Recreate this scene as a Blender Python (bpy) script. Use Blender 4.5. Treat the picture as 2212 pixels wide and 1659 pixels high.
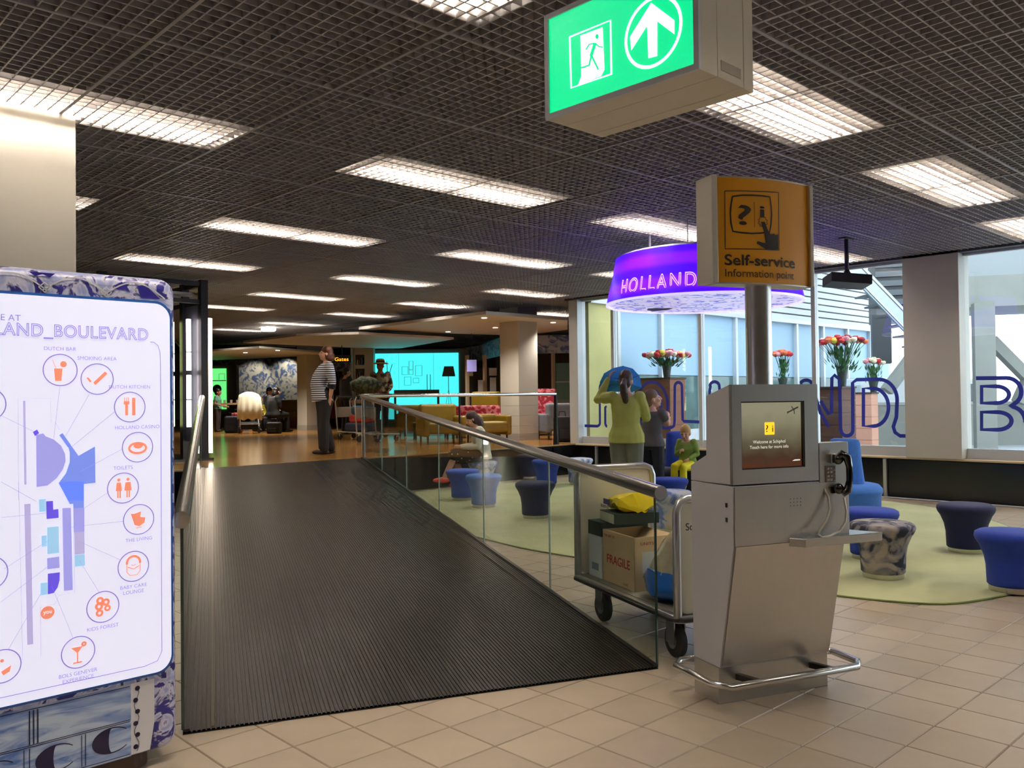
import bpy, bmesh, math, random
from mathutils import Vector, Matrix, noise
random.seed(7)
for o in list(bpy.data.objects): bpy.data.objects.remove(o, do_unlink=True)
scene = bpy.context.scene
scene.unit_settings.scale_length = 0.875
COL = scene.collection
# ------------------------------------------------------------------ camera
# plan frame of the building: x and y run along the ceiling grid, the camera looks diagonally across it
FPX, PITCH, ROLL, YAW, CAMH = 1859.6, 0.016398, -0.011795, 0.7605, 1.6
CY, SY = math.cos(YAW), math.sin(YAW)
def C2W(x, y, z=0.0):                     # point given right / ahead of the camera -> building frame
    return Vector((x*CY + y*SY, -x*SY + y*CY, z))
_f = Vector((0, math.cos(PITCH), math.sin(PITCH))); _u = Vector((0, -math.sin(PITCH), math.cos(PITCH))); _r = Vector((1, 0, 0))
RT = _r*math.cos(ROLL) + _u*math.sin(ROLL); UPV = -_r*math.sin(ROLL) + _u*math.cos(ROLL)
RTw, UPw, FWw = C2W(*RT), C2W(*UPV), C2W(*_f)
cam_data = bpy.data.cameras.new('camera'); cam = bpy.data.objects.new('camera', cam_data); COL.objects.link(cam)
cam_data.sensor_width = 36; cam_data.sensor_fit = 'HORIZONTAL'; cam_data.lens = FPX/2212*36; cam_data.clip_end = 500
cam.matrix_world = Matrix(((RTw.x, UPw.x, -FWw.x, 0), (RTw.y, UPw.y, -FWw.y, 0), (RTw.z, UPw.z, -FWw.z, CAMH), (0, 0, 0, 1)))
scene.camera = cam
# ------------------------------------------------------------------ sky, sun-less overcast day, exposure
world = bpy.data.worlds.new('overcast_sky'); scene.world = world; world.use_nodes = True
_bg = world.node_tree.nodes['Background']; _bg.inputs['Color'].default_value = (0.80, 0.91, 1.0, 1); _bg.inputs['Strength'].default_value = 3.4
vs = scene.view_settings; vs.view_transform = 'Standard'; vs.look = 'None'; vs.gamma = 1; vs.use_curve_mapping = False; vs.exposure = 0.35
cy = scene.cycles; cy.max_bounces = 6; cy.diffuse_bounces = 3; cy.glossy_bounces = 3; cy.transmission_bounces = 3; cy.transparent_max_bounces = 10; cy.caustics_reflective = False; cy.caustics_refractive = False
TUBE_POWER = 128.0
# ------------------------------------------------------------------ survey helpers: a sight line met with a level, a distance or a wall
ORG = Vector((0, 0, CAMH))
def ray(px, py): return FWw + RTw*((px-1106)/FPX) - UPw*((py-829.5)/FPX)
def Pz(px, py, z): d = ray(px, py); return ORG + d*((z-CAMH)/d.z)
def Pd(px, py, dist): d = ray(px, py); return ORG + d*(dist/(d.x*SY + d.y*CY))
def Ppl(px, py, p0, n): d = ray(px, py); n = Vector(n); return ORG + d*((Vector(p0)-ORG).dot(n)/d.dot(n))
def Wang(a): return a - YAW
ZP = 0.63      # raised lounge floor
ZC = 3.68      # underside of the grid ceiling
# ------------------------------------------------------------------ materials
def lin(c): return tuple((v/255/12.92 if v/255 <= 0.04045 else ((v/255+0.055)/1.055)**2.4) for v in c[:3]) + (1,)
MATS = {}
def M(name, col=(128,128,128), rough=0.5, metal=0.0, emit=0.0, ecol=None, noise_amt=0.0, nscale=8.0, bump=0.0, bscale=60.0, alpha=None, coat=0.0, spec=0.5, sheen=0.0, stretch=None):
    if name in MATS: return MATS[name]
    m = bpy.data.materials.new(name); m.use_nodes = True; nt = m.node_tree; b = nt.nodes['Principled BSDF']
    c = lin(col); b.inputs['Base Color'].default_value = c; b.inputs['Roughness'].default_value = rough; b.inputs['Metallic'].default_value = metal
    b.inputs['Specular IOR Level'].default_value = spec; b.inputs['Coat Weight'].default_value = coat
    if sheen: b.inputs['Sheen Weight'].default_value = sheen
    if emit: b.inputs['Emission Color'].default_value = lin(ecol or col); b.inputs['Emission Strength'].default_value = emit
    tc = None
    if noise_amt or bump:
        tc = nt.nodes.new('ShaderNodeTexCoord'); src = tc.outputs['Object']
        if stretch:
            mp = nt.nodes.new('ShaderNodeMapping'); mp.inputs['Scale'].default_value = stretch; nt.links.new(src, mp.inputs['Vector']); src = mp.outputs['Vector']
    if noise_amt:
        n = nt.nodes.new('ShaderNodeTexNoise'); n.inputs['Scale'].default_value = nscale; n.inputs['Detail'].default_value = 4; nt.links.new(src, n.inputs['Vector'])
        r = nt.nodes.new('ShaderNodeValToRGB'); r.color_ramp.elements[0].position = 0.3; r.color_ramp.elements[1].position = 0.7
        r.color_ramp.elements[0].color = tuple(v*(1-noise_amt) for v in c[:3]) + (1,); r.color_ramp.elements[1].color = tuple(min(1, v*(1+noise_amt)) for v in c[:3]) + (1,)
        nt.links.new(n.outputs['Fac'], r.inputs['Fac']); nt.links.new(r.outputs['Color'], b.inputs['Base Color'])
    if bump:
        n2 = nt.nodes.new('ShaderNodeTexNoise'); n2.inputs['Scale'].default_value = bscale; n2.inputs['Detail'].default_value = 2; nt.links.new(src, n2.inputs['Vector'])
        bp = nt.nodes.new('ShaderNodeBump'); bp.inputs['Strength'].default_value = bump; bp.inputs['Distance'].default_value = 0.01
        nt.links.new(n2.outputs['Fac'], bp.inputs['Height']); nt.links.new(bp.outputs['Normal'], b.inputs['Normal'])
    if 0 < emit < 1.5 and name not in ('lit_panel','light_cyan','light_green','exit_green'): m.cycles.emission_sampling = 'NONE'     # faint print lights nothing by itself
    MATS[name] = m; return m
def glass(name, tint=(235,245,240), refl=0.0, base=0.0):
    "thin pane: see-through, with the mirror reflection of a polished sheet"
    if name in MATS: return MATS[name]
    m = bpy.data.materials.new(name); m.use_nodes = True; nt = m.node_tree; nt.nodes.clear()
    out = nt.nodes.new('ShaderNodeOutputMaterial'); tr = nt.nodes.new('ShaderNodeBsdfTransparent'); tr.inputs['Color'].default_value = lin(tint)
    gl = nt.nodes.new('ShaderNodeBsdfGlossy'); gl.inputs['Roughness'].default_value = 0.0
    lw = nt.nodes.new('ShaderNodeLayerWeight'); lw.inputs['Blend'].default_value = 0.5
    pw = nt.nodes.new('ShaderNodeMath'); pw.operation = 'POWER'; pw.inputs[1].default_value = 5.0; nt.links.new(lw.outputs['Facing'], pw.inputs[0])
    ad = nt.nodes.new('ShaderNodeMath'); ad.operation = 'MULTIPLY_ADD'; ad.inputs[1].default_value = 0.9; ad.inputs[2].default_value = 0.05; nt.links.new(pw.outputs[0], ad.inputs[0])
    mx = nt.nodes.new('ShaderNodeMixShader'); nt.links.new(ad.outputs[0], mx.inputs['Fac']); nt.links.new(tr.outputs['BSDF'], mx.inputs[1]); nt.links.new(gl.outputs['BSDF'], mx.inputs[2])
    nt.links.new(mx.outputs['Shader'], out.inputs['Surface']); MATS[name] = m; return m
def two_tone(name, c1, c2, scale=6, kind='NOISE', lo=0.45, hi=0.55, rough=0.6, emit=0.0, c3=None, detail=3, dist=0.0, coords='Object', stretch=(1,1,1)):
    "printed or woven pattern of two or three colours"
    if name in MATS: return MATS[name]
    m = bpy.data.materials.new(name); m.use_nodes = True; nt = m.node_tree; b = nt.nodes['Principled BSDF']; b.inputs['Roughness'].default_value = rough
    tc = nt.nodes.new('ShaderNodeTexCoord'); mp = nt.nodes.new('ShaderNodeMapping'); mp.inputs['Scale'].default_value = stretch; nt.links.new(tc.outputs[coords], mp.inputs['Vector'])
    if kind == 'NOISE':
        t = nt.nodes.new('ShaderNodeTexNoise'); t.inputs['Scale'].default_value = scale; t.inputs['Detail'].default_value = detail; t.inputs['Distortion'].default_value = dist; fac = t.outputs['Fac']
    elif kind == 'VORONOI':
        t = nt.nodes.new('ShaderNodeTexVoronoi'); t.inputs['Scale'].default_value = scale; fac = t.outputs['Distance']
    elif kind == 'CELL':
        t = nt.nodes.new('ShaderNodeTexVoronoi'); t.feature = 'DISTANCE_TO_EDGE'; t.inputs['Scale'].default_value = scale; fac = t.outputs['Distance']
    else:
        t = nt.nodes.new('ShaderNodeTexWave'); t.inputs['Scale'].default_value = scale; t.bands_direction = kind[-1]; t.inputs['Distortion'].default_value = dist; fac = t.outputs['Fac']
    nt.links.new(mp.outputs['Vector'], t.inputs['Vector'])
    r = nt.nodes.new('ShaderNodeValToRGB'); e = r.color_ramp.elements; e[0].position = lo; e[0].color = lin(c1); e[1].position = hi; e[1].color = lin(c2)
    if c3: x = e.new(min(0.98, hi+0.12)); x.color = lin(c3)
    nt.links.new(fac, r.inputs['Fac']); nt.links.new(r.outputs['Color'], b.inputs['Base Color'])
    if emit: nt.links.new(r.outputs['Color'], b.inputs['Emission Color']); b.inputs['Emission Strength'].default_value = emit
    if 0 < emit < 0.7: m.cycles.emission_sampling = 'NONE'
    MATS[name] = m; return m
# ------------------------------------------------------------------ mesh building
class MB:
    def __init__(s): s.v = []; s.f = []
    def add(s, vs_, fs_):
        n = len(s.v); s.v += [Vector(p) for p in vs_]; s.f += [tuple(i+n for i in f) for f in fs_]; return s
    def box(s, x0, x1, y0, y1, z0, z1):
        return s.add([(x0,y0,z0),(x1,y0,z0),(x1,y1,z0),(x0,y1,z0),(x0,y0,z1),(x1,y0,z1),(x1,y1,z1),(x0,y1,z1)],
                     [(0,3,2,1),(4,5,6,7),(0,1,5,4),(1,2,6,5),(2,3,7,6),(3,0,4,7)])
    def bar(s, a, b, w, h=None, up=(0,0,1)):
        a, b = Vector(a), Vector(b); h = h or w; d = (b-a).normalized(); up = Vector(up)
        if abs(d.dot(up)) > 0.98: up = Vector((1,0,0))
        sx = d.cross(up).normalized()*(w/2); sz = sx.cross(d).normalized()*(h/2)
        p = [q+i*sx+j*sz for q in (a, b) for i, j in ((-1,-1),(1,-1),(1,1),(-1,1))]
        return s.add(p, [(0,1,2,3),(7,6,5,4),(0,4,5,1),(1,5,6,2),(2,6,7,3),(3,7,4,0)])
    def extr(s, pts, vec):
        n = len(pts); vec = Vector(vec); p = [Vector(q) for q in pts]
        return s.add(p + [q+vec for q in p], [tuple(range(n))[::-1], tuple(range(n, 2*n))] + [(i, (i+1) % n, n+(i+1) % n, n+i) for i in range(n)])
    def rings(s, rings, caps=True, closed=False):
        n = len(rings[0]); b = len(s.v); fs_ = []; m = len(rings)
        for k in range(m if closed else m-1):
            k2 = (k+1) % m
            for i in range(n): fs_.append((k*n+i, k*n+(i+1) % n, k2*n+(i+1) % n, k2*n+i))
        if caps and not closed: fs_ += [tuple(range(n))[::-1], tuple(range((m-1)*n, m*n))]
        return s.add([p for r_ in rings for p in r_], fs_)
    def tube(s, path, r, n=8, closed=False):
        P = [Vector(p) for p in path]; rs = r if isinstance(r, (list, tuple)) else [r]*len(P); rings = []; t0 = None; nrm = None
        for i, p in enumerate(P):
            a = P[(i-1) % len(P)] if (closed or i > 0) else p; c = P[(i+1) % len(P)] if (closed or i < len(P)-1) else p
            t = (c-a).normalized()
            if nrm is None: nrm = t.cross(Vector((0,0,1)) if abs(t.z) < 0.95 else Vector((1,0,0))).normalized()
            else: nrm = (nrm - t*nrm.dot(t)); nrm = nrm.normalized() if nrm.length > 1e-6 else t.orthogonal().normalized()
            bn = t.cross(nrm); rings.append([p + (nrm*math.cos(6.28319*k/n) + bn*math.sin(6.28319*k/n))*rs[i] for k in range(n)])
        return s.rings(rings, True, closed)
    def lathe(s, prof, n=24, c=(0,0,0), sx=1.0, sy=1.0):
        c = Vector(c); return s.rings([[c+Vector((r*sx*math.cos(6.28319*k/n), r*sy*math.sin(6.28319*k/n), z)) for k in range(n)] for r, z in prof])
    def ball(s, c, r, n=12, m=8):
        c = Vector(c); r = Vector(r) if hasattr(r, '__len__') else Vector((r, r, r))
        return s.rings([[c+Vector((r.x*math.sin(math.pi*(j+.02)/(m+.04))*math.cos(6.28319*k/n), r.y*math.sin(math.pi*(j+.02)/(m+.04))*math.sin(6.28319*k/n), -r.z*math.cos(math.pi*(j+.02)/(m+.04)))) for k in range(n)] for j in range(m+1)])
    def sheet(s, rows):
        n = len(rows[0]); return s.add([p for r_ in rows for p in r_], [(k*n+i, k*n+i+1, (k+1)*n+i+1, (k+1)*n+i) for k in range(len(rows)-1) for i in range(n-1)])
    def cyl(s, a, b, r, n=16): return s.tube([a, b], r, n)
    def xf(s, mat): s.v = [mat @ p for p in s.v]; return s
    def build(s, name, mat, parent=None, loc=None, rz=0.0, smooth=None, bevel=0.0, seg=2):
        me = bpy.data.meshes.new(name); me.from_pydata([tuple(p) for p in s.v], [], s.f)
        bm = bmesh.new(); bm.from_mesh(me); bmesh.ops.recalc_face_normals(bm, faces=bm.faces)
        if smooth:
            for f in bm.faces: f.smooth = True
            for e in bm.edges:
                if len(e.link_faces) == 2 and e.calc_face_angle(0) > math.radians(smooth if smooth is not True else 40): e.smooth = False
        bm.to_mesh(me); bm.free()
        o = bpy.data.objects.new(name, me); COL.objects.link(o)
        if isinstance(mat, (list, tuple)):
            for q in mat: me.materials.append(q)
        elif mat: me.materials.append(mat)
        if parent: o.parent = parent
        if loc is not None: o.location = loc
        o.rotation_euler.z = rz
        if bevel:
            bv = o.modifiers.new('bevel', 'BEVEL'); bv.width = bevel; bv.segments = seg; bv.limit_method = 'ANGLE'; bv.angle_limit = math.radians(35)
        return o
def tag(o, label=None, cat=None, group=None, kind=None):
    if label: o['label'] = label
    if cat: o['category'] = cat
    if group: o['group'] = group
    if kind: o['kind'] = kind
    return o
def thing(name, label, cat, loc=(0,0,0), rz=0.0, group=None):
    o = bpy.data.objects.new(name, None); o.empty_display_size = 0.1; COL.objects.link(o); o.location = loc; o.rotation_euler.z = rz
    return tag(o, label, cat, group)
def struct(o): o['kind'] = 'structure'; return o
def copy_tree(o, parent=None):
    c = o.copy(); COL.objects.link(c); c.parent = parent
    for ch in list(o.children): copy_tree(ch, c)
    return c
def inst(o, name, parent, loc=(0,0,0), rz=0.0):
    c = bpy.data.objects.new(name, o.data); COL.objects.link(c); c.parent = parent; c.location = loc; c.rotation_euler.z = rz
    return c
def text_mesh(body, size=1.0, extrude=0.0, outline=0.0, align='LEFT', space=1.0, res=4):
    cu = bpy.data.curves.new('lettering', 'FONT'); cu.body = body; cu.size = size; cu.align_x = align; cu.resolution_u = res; cu.space_character = space
    if outline: cu.fill_mode = 'NONE'; cu.bevel_depth = outline; cu.bevel_resolution = 1
    else: cu.extrude = extrude
    o = bpy.data.objects.new('lettering', cu); COL.objects.link(o); bpy.context.view_layer.update()
    dg = bpy.context.evaluated_depsgraph_get(); me = bpy.data.meshes.new_from_object(o.evaluated_get(dg))
    vs_ = [v.co.copy() for v in me.vertices]; fs_ = [tuple(p.vertices) for p in me.polygons]
    bpy.data.objects.remove(o); bpy.data.curves.remove(cu); bpy.data.meshes.remove(me)
    return vs_, fs_
def put_text(mb, body, size, origin, ex, ey, align='LEFT', width=None, extrude=0.0008, outline=0.0, space=1.0, fn=None, bold=0.0):
    vs_, fs_ = text_mesh(body, size, extrude, outline, 'LEFT', space)
    if not vs_: return mb
    x0 = min(v.x for v in vs_); x1 = max(v.x for v in vs_); k = (width/(x1-x0)) if width else 1.0
    sh = {'LEFT': 0, 'CENTER': (x1-x0)*k/2, 'RIGHT': (x1-x0)*k}[align]
    ex, ey, origin = Vector(ex), Vector(ey), Vector(origin); n = ex.cross(ey)
    pts = [origin + ex*((v.x-x0)*k-sh) + ey*v.y + n*v.z for v in vs_]
    if fn: pts = [fn(p) for p in pts]
    return mb.add(pts, fs_)
def rrect(x0, x1, y0, y1, r, n=5):
    out = []
    for cx_, cy_, a in ((x1-r,y0+r,-90),(x1-r,y1-r,0),(x0+r,y1-r,90),(x0+r,y0+r,180)):
        for k in range(n+1): t = math.radians(a+90*k/n); out.append((cx_+r*math.cos(t), cy_+r*math.sin(t)))
    return out
def circ(cx_, cy_, r, n=24, ry=None): return [(cx_+r*math.cos(6.28319*k/n), cy_+(ry or r)*math.sin(6.28319*k/n)) for k in range(n)]
def strip(path, w, closed=False):
    "flat ribbon polygons (list of quads) along a 2D path"
    P = [Vector((p[0], p[1], 0)) for p in path]; L = []; R = []
    for i in range(len(P)):
        a = P[i-1] if (i > 0 or closed) else P[i]; b = P[(i+1) % len(P)] if (i < len(P)-1 or closed) else P[i]
        d = (b-a).normalized(); nn = Vector((-d.y, d.x, 0))*(w/2); L.append(P[i]+nn); R.append(P[i]-nn)
    k = len(P) if closed else len(P)-1
    return [[L[i].xy, R[i].xy, R[(i+1) % len(P)].xy, L[(i+1) % len(P)].xy] for i in range(k)]
STEEL = lambda: M('brushed_steel', (190,182,174), 0.28, 1.0, noise_amt=0.06, nscale=30, stretch=(1,1,14))
CHROME = lambda: M('polished_steel', (205,203,200), 0.14, 1.0)
# ================================================================== the setting
# --- floor: slab + stone tiles
TS = 0.33; TV0, TU0 = 2.68, 2.957
m_tile = [M('floor_tile_%d' % i, c, 0.33, noise_amt=0.05, nscale=5, bump=0.02, bscale=40) for i, c in enumerate([(166,151,132),(160,146,128),(171,156,137)])]
m_grout = M('grout', (116,102,88), 0.8)
floor = struct(MB().box(-13, 13.45, -13, 12.25, -0.3, -0.006).build('floor', m_grout))
def visible_floor(v, u):
    d = v*SY + u*CY; x = v*CY - u*SY
    if d < 3.2: return None
    return d, x/d
def inside_ramp(x, y):
    return False
tile_me = {}
g = TS-0.006; protos = []
for i in range(3):
    o = MB().add([(0,0,0),(g,0,0),(g,g,0),(0,g,0),(0.003,0.003,0.006),(g-0.003,0.003,0.006),(g-0.003,g-0.003,0.006),(0.003,g-0.003,0.006)],
                 [(4,5,6,7),(0,1,5,4),(1,2,6,5),(2,3,7,6),(3,0,4,7)]).build('tile', m_tile[i], floor); protos.append(o)
cells = []
for a in range(-45, 34):
    for b in range(-48, 28):
        v = TV0 + a*TS; u = TU0 + b*TS
        if v+TS > 13.44 or u+TS > 12.2 or v < -12.9 or u < -12.9: continue
        w = visible_floor(v+TS/2, u+TS/2); key = 1e9
        if w and abs(w[1]) < 0.66: key = w[0] + (3 if w[1] < -0.3 else 0)
        cells.append((key, v, u))
cells.sort(); rest = MB()
for k, (key, v, u) in enumerate(cells):
    if k < 3: protos[k].location = (v, u, -0.006)
    elif k < 295 and key < 1e8: inst(protos[random.randrange(3)], 'tile', floor, (v, u, -0.006))
    else: rest.add([(v,u,0),(v+g,u,0),(v+g,u+g,0),(v,u+g,0),(v,u,-0.006),(v+g,u,-0.006),(v+g,u+g,-0.006),(v,u+g,-0.006)], [(0,1,2,3),(4,5,1,0),(5,6,2,1),(6,7,3,2),(7,4,0,3)])
tag(rest.build('tile_field', m_tile[0], floor), kind='stuff')
# --- raised lounge floor (glossy wood), with boards and black fascia
UE = 12.2          # front edge of the raised floor
m_wood = two_tone('lounge_wood', (146,102,48), (172,128,66), 3, 'NOISE', 0.35, 0.65, rough=0.16, stretch=(0.35,6,1))
m_blackpanel = M('black_panel', (20,19,20), 0.22, noise_amt=0.15, nscale=4)
up = MB().box(-13, 30, UE, 48, 0, ZP-0.02).box(13.47, 13.72, -13, UE, 0, ZP-0.02).build('floor_lounge', m_blackpanel); struct(up)
bw = 0.19
board = MB().box(0, 2.4-0.004, 0, bw-0.004, 0, 0.02).build('plank', m_wood, up)
nb_ = 0; bst = MB(); bl = []
for i in range(int((46-UE)/bw)):
    off = random.uniform(0, 2.4)
    for j in range(-6, 19):
        v = j*2.4-off; u = UE+0.02+i*bw
        if v < -13: continue
        x = (v+1.2)*CY-(u)*SY; d = (v+1.2)*SY+u*CY
        if d < 5 or abs(x/d) > 0.62: continue
        bl.append((d, v, u))
bl.sort()
for k, (d, v, u) in enumerate(bl):
    if v+2.4 > 29.9: continue
    if k == 0: board.location = (v, u, ZP-0.02)
    elif k < 290: inst(board, 'plank', up, (v, u, ZP-0.02))
    else: bst.box(v, v+2.396, u, u+bw-0.004, ZP-0.02, ZP)
tag(bst.build('plank_field', m_wood, up), kind='stuff')
MB().box(-13, 30, UE-0.02, UE+0.02, ZP-0.022, ZP+0.001).build('edge_trim', M('wood_nosing', (172,140,98), 0.3), up)
# plinth panels, joint strips and the wood ledge under the windows
m_ledge = M('ledge_wood', (206,184,150), 0.4); m_alu = M('satin_aluminium', (196,196,192), 0.35, 0.6)
u = -12.0
while u < UE-0.1:
    u1 = min(u+1.93, UE); MB().box(13.44, 13.47, u+0.02, u1-0.02, 0.02, ZP-0.05).build('plinth_panel', m_blackpanel, up)
    MB().box(13.425, 13.47, u-0.025, u+0.025, 0, ZP-0.04).build('joint_strip', m_alu, up); u += 1.97
v = -12.9
while v < 13.3:
    v1 = min(v+1.93, 13.45); MB().box(v+0.02, v1-0.02, UE-0.03, UE, 0.02, ZP-0.05).build('plinth_panel', m_blackpanel, up); v += 1.97
MB().box(13.40, 13.74, -13, UE, ZP-0.03, ZP).build('ledge', m_ledge, up, bevel=0.005)
# --- ramp
BL, BR = C2W(-1.601, 4.162), C2W(0.839, 5.082)
TL = Pz(438, 1012, ZP); TR = Pz(800, 990, ZP); TL.y = TR.y = UE
def ramp_pt(s, t, dz=0.0):     # s across (0 left), t up the slope
    a = BL.lerp(BR, s); b = TL.lerp(TR, s); p = a.lerp(b, t); p.z = 0.012 + (ZP-0.012)*t + dz; return p
m_ramp = M('ramp_rubber', (24,21,17), 0.30, noise_amt=0.08, nscale=1.3, spec=0.45)
rb = MB(); segs = 10; NR = 118
rp = []
for i in range(NR):
    s0 = i/NR; s1 = (i+0.62)/NR
    rp += [(s0, 0.003), (s1, 0.003), (s1+0.0004, -0.003), ((i+1)/NR-0.0004, -0.003)]
rp.append((1.0, 0.003))
rb.sheet([[ramp_pt(s, j/segs, dz) for s, dz in rp] for j in range(segs+1)])
ramp = MB().add([BL, BR, TR, TL, BL+Vector((0,0,0.005)), BR+Vector((0,0,0.005)), TR+Vector((0,0,ZP-0.01)), TL+Vector((0,0,ZP-0.01))], [(0,3,2,1),(4,5,6),(4,6,7),(0,1,5,4),(1,2,6,5),(2,3,7,6),(3,0,4,7)])
for p in (2, 3): ramp.v[p].z = 0
for p in (6, 7): ramp.v[p].z = ZP-0.01
ramp = struct(ramp.build('floor_ramp', m_blackpanel))
tag(rb.build('rubber_ribbing', m_ramp, ramp), kind='stuff')
m_edge = M('dark_edge_profile', (30,27,25), 0.3, 0.4)
for s0, s1, nm in ((0.0, 0.012, 'edge_profile'), (0.988, 1.0, 'edge_profile'), (0.05, 0.054, 'guide_strip'), (0.945, 0.949, 'guide_strip')):
    q = MB(); q.rings([[ramp_pt(s0, j/segs, 0.002), ramp_pt(s1, j/segs, 0.002), ramp_pt(s1, j/segs, 0.014), ramp_pt(s0, j/segs, 0.014)] for j in range(segs+1)])
    q.build(nm, m_edge if nm == 'edge_profile' else M('guide_metal', (92,84,70), 0.3, 0.8), ramp)
# --- glass balustrades along the ramp
m_glass = glass('clear_glass', (250,253,250)); m_gedge = M('glass_edge', (40,60,52), 0.1)
def balustrade(s, label, npan, rail_over=0.0):
    base = ramp_pt(s, 0); t = thing('glass_balustrade', label, 'balustrade', base)
    L = lambda p: p-base
    for k in range(npan):
        t0 = k/npan+0.0012; t1 = (k+1)/npan-0.0012
        a, b = ramp_pt(s, t0), ramp_pt(s, t1); side = Vector(((b-a).y, -(b-a).x, 0)).normalized()*0.006
        pts = [a+Vector((0,0,0.01)), b+Vector((0,0,0.01)), b+Vector((0,0,1.0)), a+Vector((0,0,1.0))]
        q = MB(); q.extr([L(p-side) for p in pts], side*2); q.build('glass_panel', m_glass, t)
        e = MB(); e.bar(L(a+Vector((0,0,0.01))), L(a+Vector((0,0,1.0))), 0.010, 0.012); e.build('panel_edge', m_gedge if k == 0 else M('glass_joint', (150,170,160), 0.15), t)
    pth = [L(ramp_pt(s, -0.005))+Vector((0,0,1.03)), L(ramp_pt(s, 1.0))+Vector((0,0,1.03))]
    MB().cyl(pth[0], pth[1], 0.04, 20).build('handrail', M('handrail_steel', (196,194,191), 0.22, 1.0), t, smooth=True)
    d = (pth[0]-pth[1]).normalized(); MB().cyl(pth[0]-d*0.002, pth[0]+d*0.012, 0.0415, 20).build('end_cap', CHROME(), t, smooth=True)
    return t
balustrade(1.0, 'glass balustrade with steel handrail along the ramp, beside the luggage cart', 6)
balustrade(0.0, 'glass balustrade with steel handrail along the ramp, beside the map totem', 6)
# --- cable railing along the edge of the raised floor
a = TR + Vector((0.05, 0.06, 0)); bpt = Vector((12.9, UE+0.06, ZP)); 
t = thing('cable_railing', 'steel rail with thin cables and black end post on the lounge edge', 'railing', a)
ln = bpt.x-a.x
MB().cyl((-0.02,0,1.04), (ln,0,1.04), 0.032, 16).build('handrail', CHROME(), t, smooth=True)
for z in (0.2, 0.42, 0.62, 0.82): MB().cyl((0,0,z), (ln,0,z), 0.0025, 6).build('cable', M('cable_dark', (96,92,88), 0.4, 0.7), t)
for x, w, m in ((0.0, 0.03, STEEL()), (ln*0.45, 0.02, m_edge), (ln, 0.05, M('black_post', (18,17,18), 0.35))):
    MB().lathe([(w*1.25,0),(w*1.2,0.06),(w*0.8,0.75),(w*0.7,1.02)], 12, (x,0,0)).build('post', m, t, smooth=True)
# --- ceiling: dark deck above, open-cell metal panels below
m_deck = M('plenum_black', (84,76,74), 0.9); m_cell = M('ceiling_metal', (168,164,166), 0.5, noise_amt=0.04, nscale=2)
ceil = struct(MB().box(-13, 13.8, -13, 12.3, 4.35, 4.5).box(-13, 30, 12.3, 48, 4.35, 4.5).build('ceiling', m_deck))
NC = 14; PM = 1.2; CP = PM/NC; pv0, pu0 = 3.10-PM*12, 2.55-PM*12
def blades(mb, v, u, simple=False):
    h, w = 0.05, 0.0045
    for i in range(NC):
        ww = 0.011 if i == 0 else w
        for ax in (0, 1):
            c = i*CP
            x0, x1, y0, y1 = (c-ww, c+ww, 0, PM) if ax == 0 else (0, PM, c-ww, c+ww)
            n = len(mb.v); x0 += v; x1 += v; y0 += u; y1 += u; z = ZC + (0 if i else -0.006)
            if ax == 0: p = [(x0,y0,z),(x1,y0,z),(x1,y1,z),(x0,y1,z),(x0,y0,z+h),(x1,y0,z+h),(x1,y1,z+h),(x0,y1,z+h)]; f = [(0,3,2,1),(0,4,7,3),(1,2,6,5)]
            else: p = [(x0,y0,z+.0005),(x1,y0,z+.0005),(x1,y1,z+.0005),(x0,y1,z+.0005),(x0,y0,z+h),(x1,y0,z+h),(x1,y1,z+h),(x0,y1,z+h)]; f = [(0,3,2,1),(0,1,5,4),(3,7,6,2)]
            mb.add(p, f)
pan = []
for i in range(0, 35):
    for j in range(0, 46):
        v, u = pv0+i*PM, pu0+j*PM
        d = (v+.6)*SY+(u+.6)*CY; x = (v+.6)*CY-(u+.6)*SY
        if u > 30 or v > 24 or (v > 13.2 and u < 12.0) or v < -13 or u < -13: continue
        key = 1e9
        if d > 1.2 and abs(x/d) < 0.72: key = d
        if d > 34 or (key > 1e8 and (d < -6 or d > 14)): continue
        pan.append((key, v, u))
pan.sort(); pm = MB(); blades(pm, 0, 0); p0 = pm.build('grid_panel', m_cell, ceil); rest = MB()
for k, (key, v, u) in enumerate(pan):
    if k == 0: p0.location = (v, u, 0)
    elif k < 295: inst(p0, 'grid_panel', ceil, (v, u, 0))
    else: blades(rest, v, u)
tag(rest.build('grid_field', m_cell, ceil), kind='stuff')
# edge beam over the windows
struct(MB().box(13.36, 13.8, -13, UE+0.2, ZC-0.03, 4.4).build('trim_1', M('dark_bulkhead', (62,60,66), 0.6)))
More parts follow.
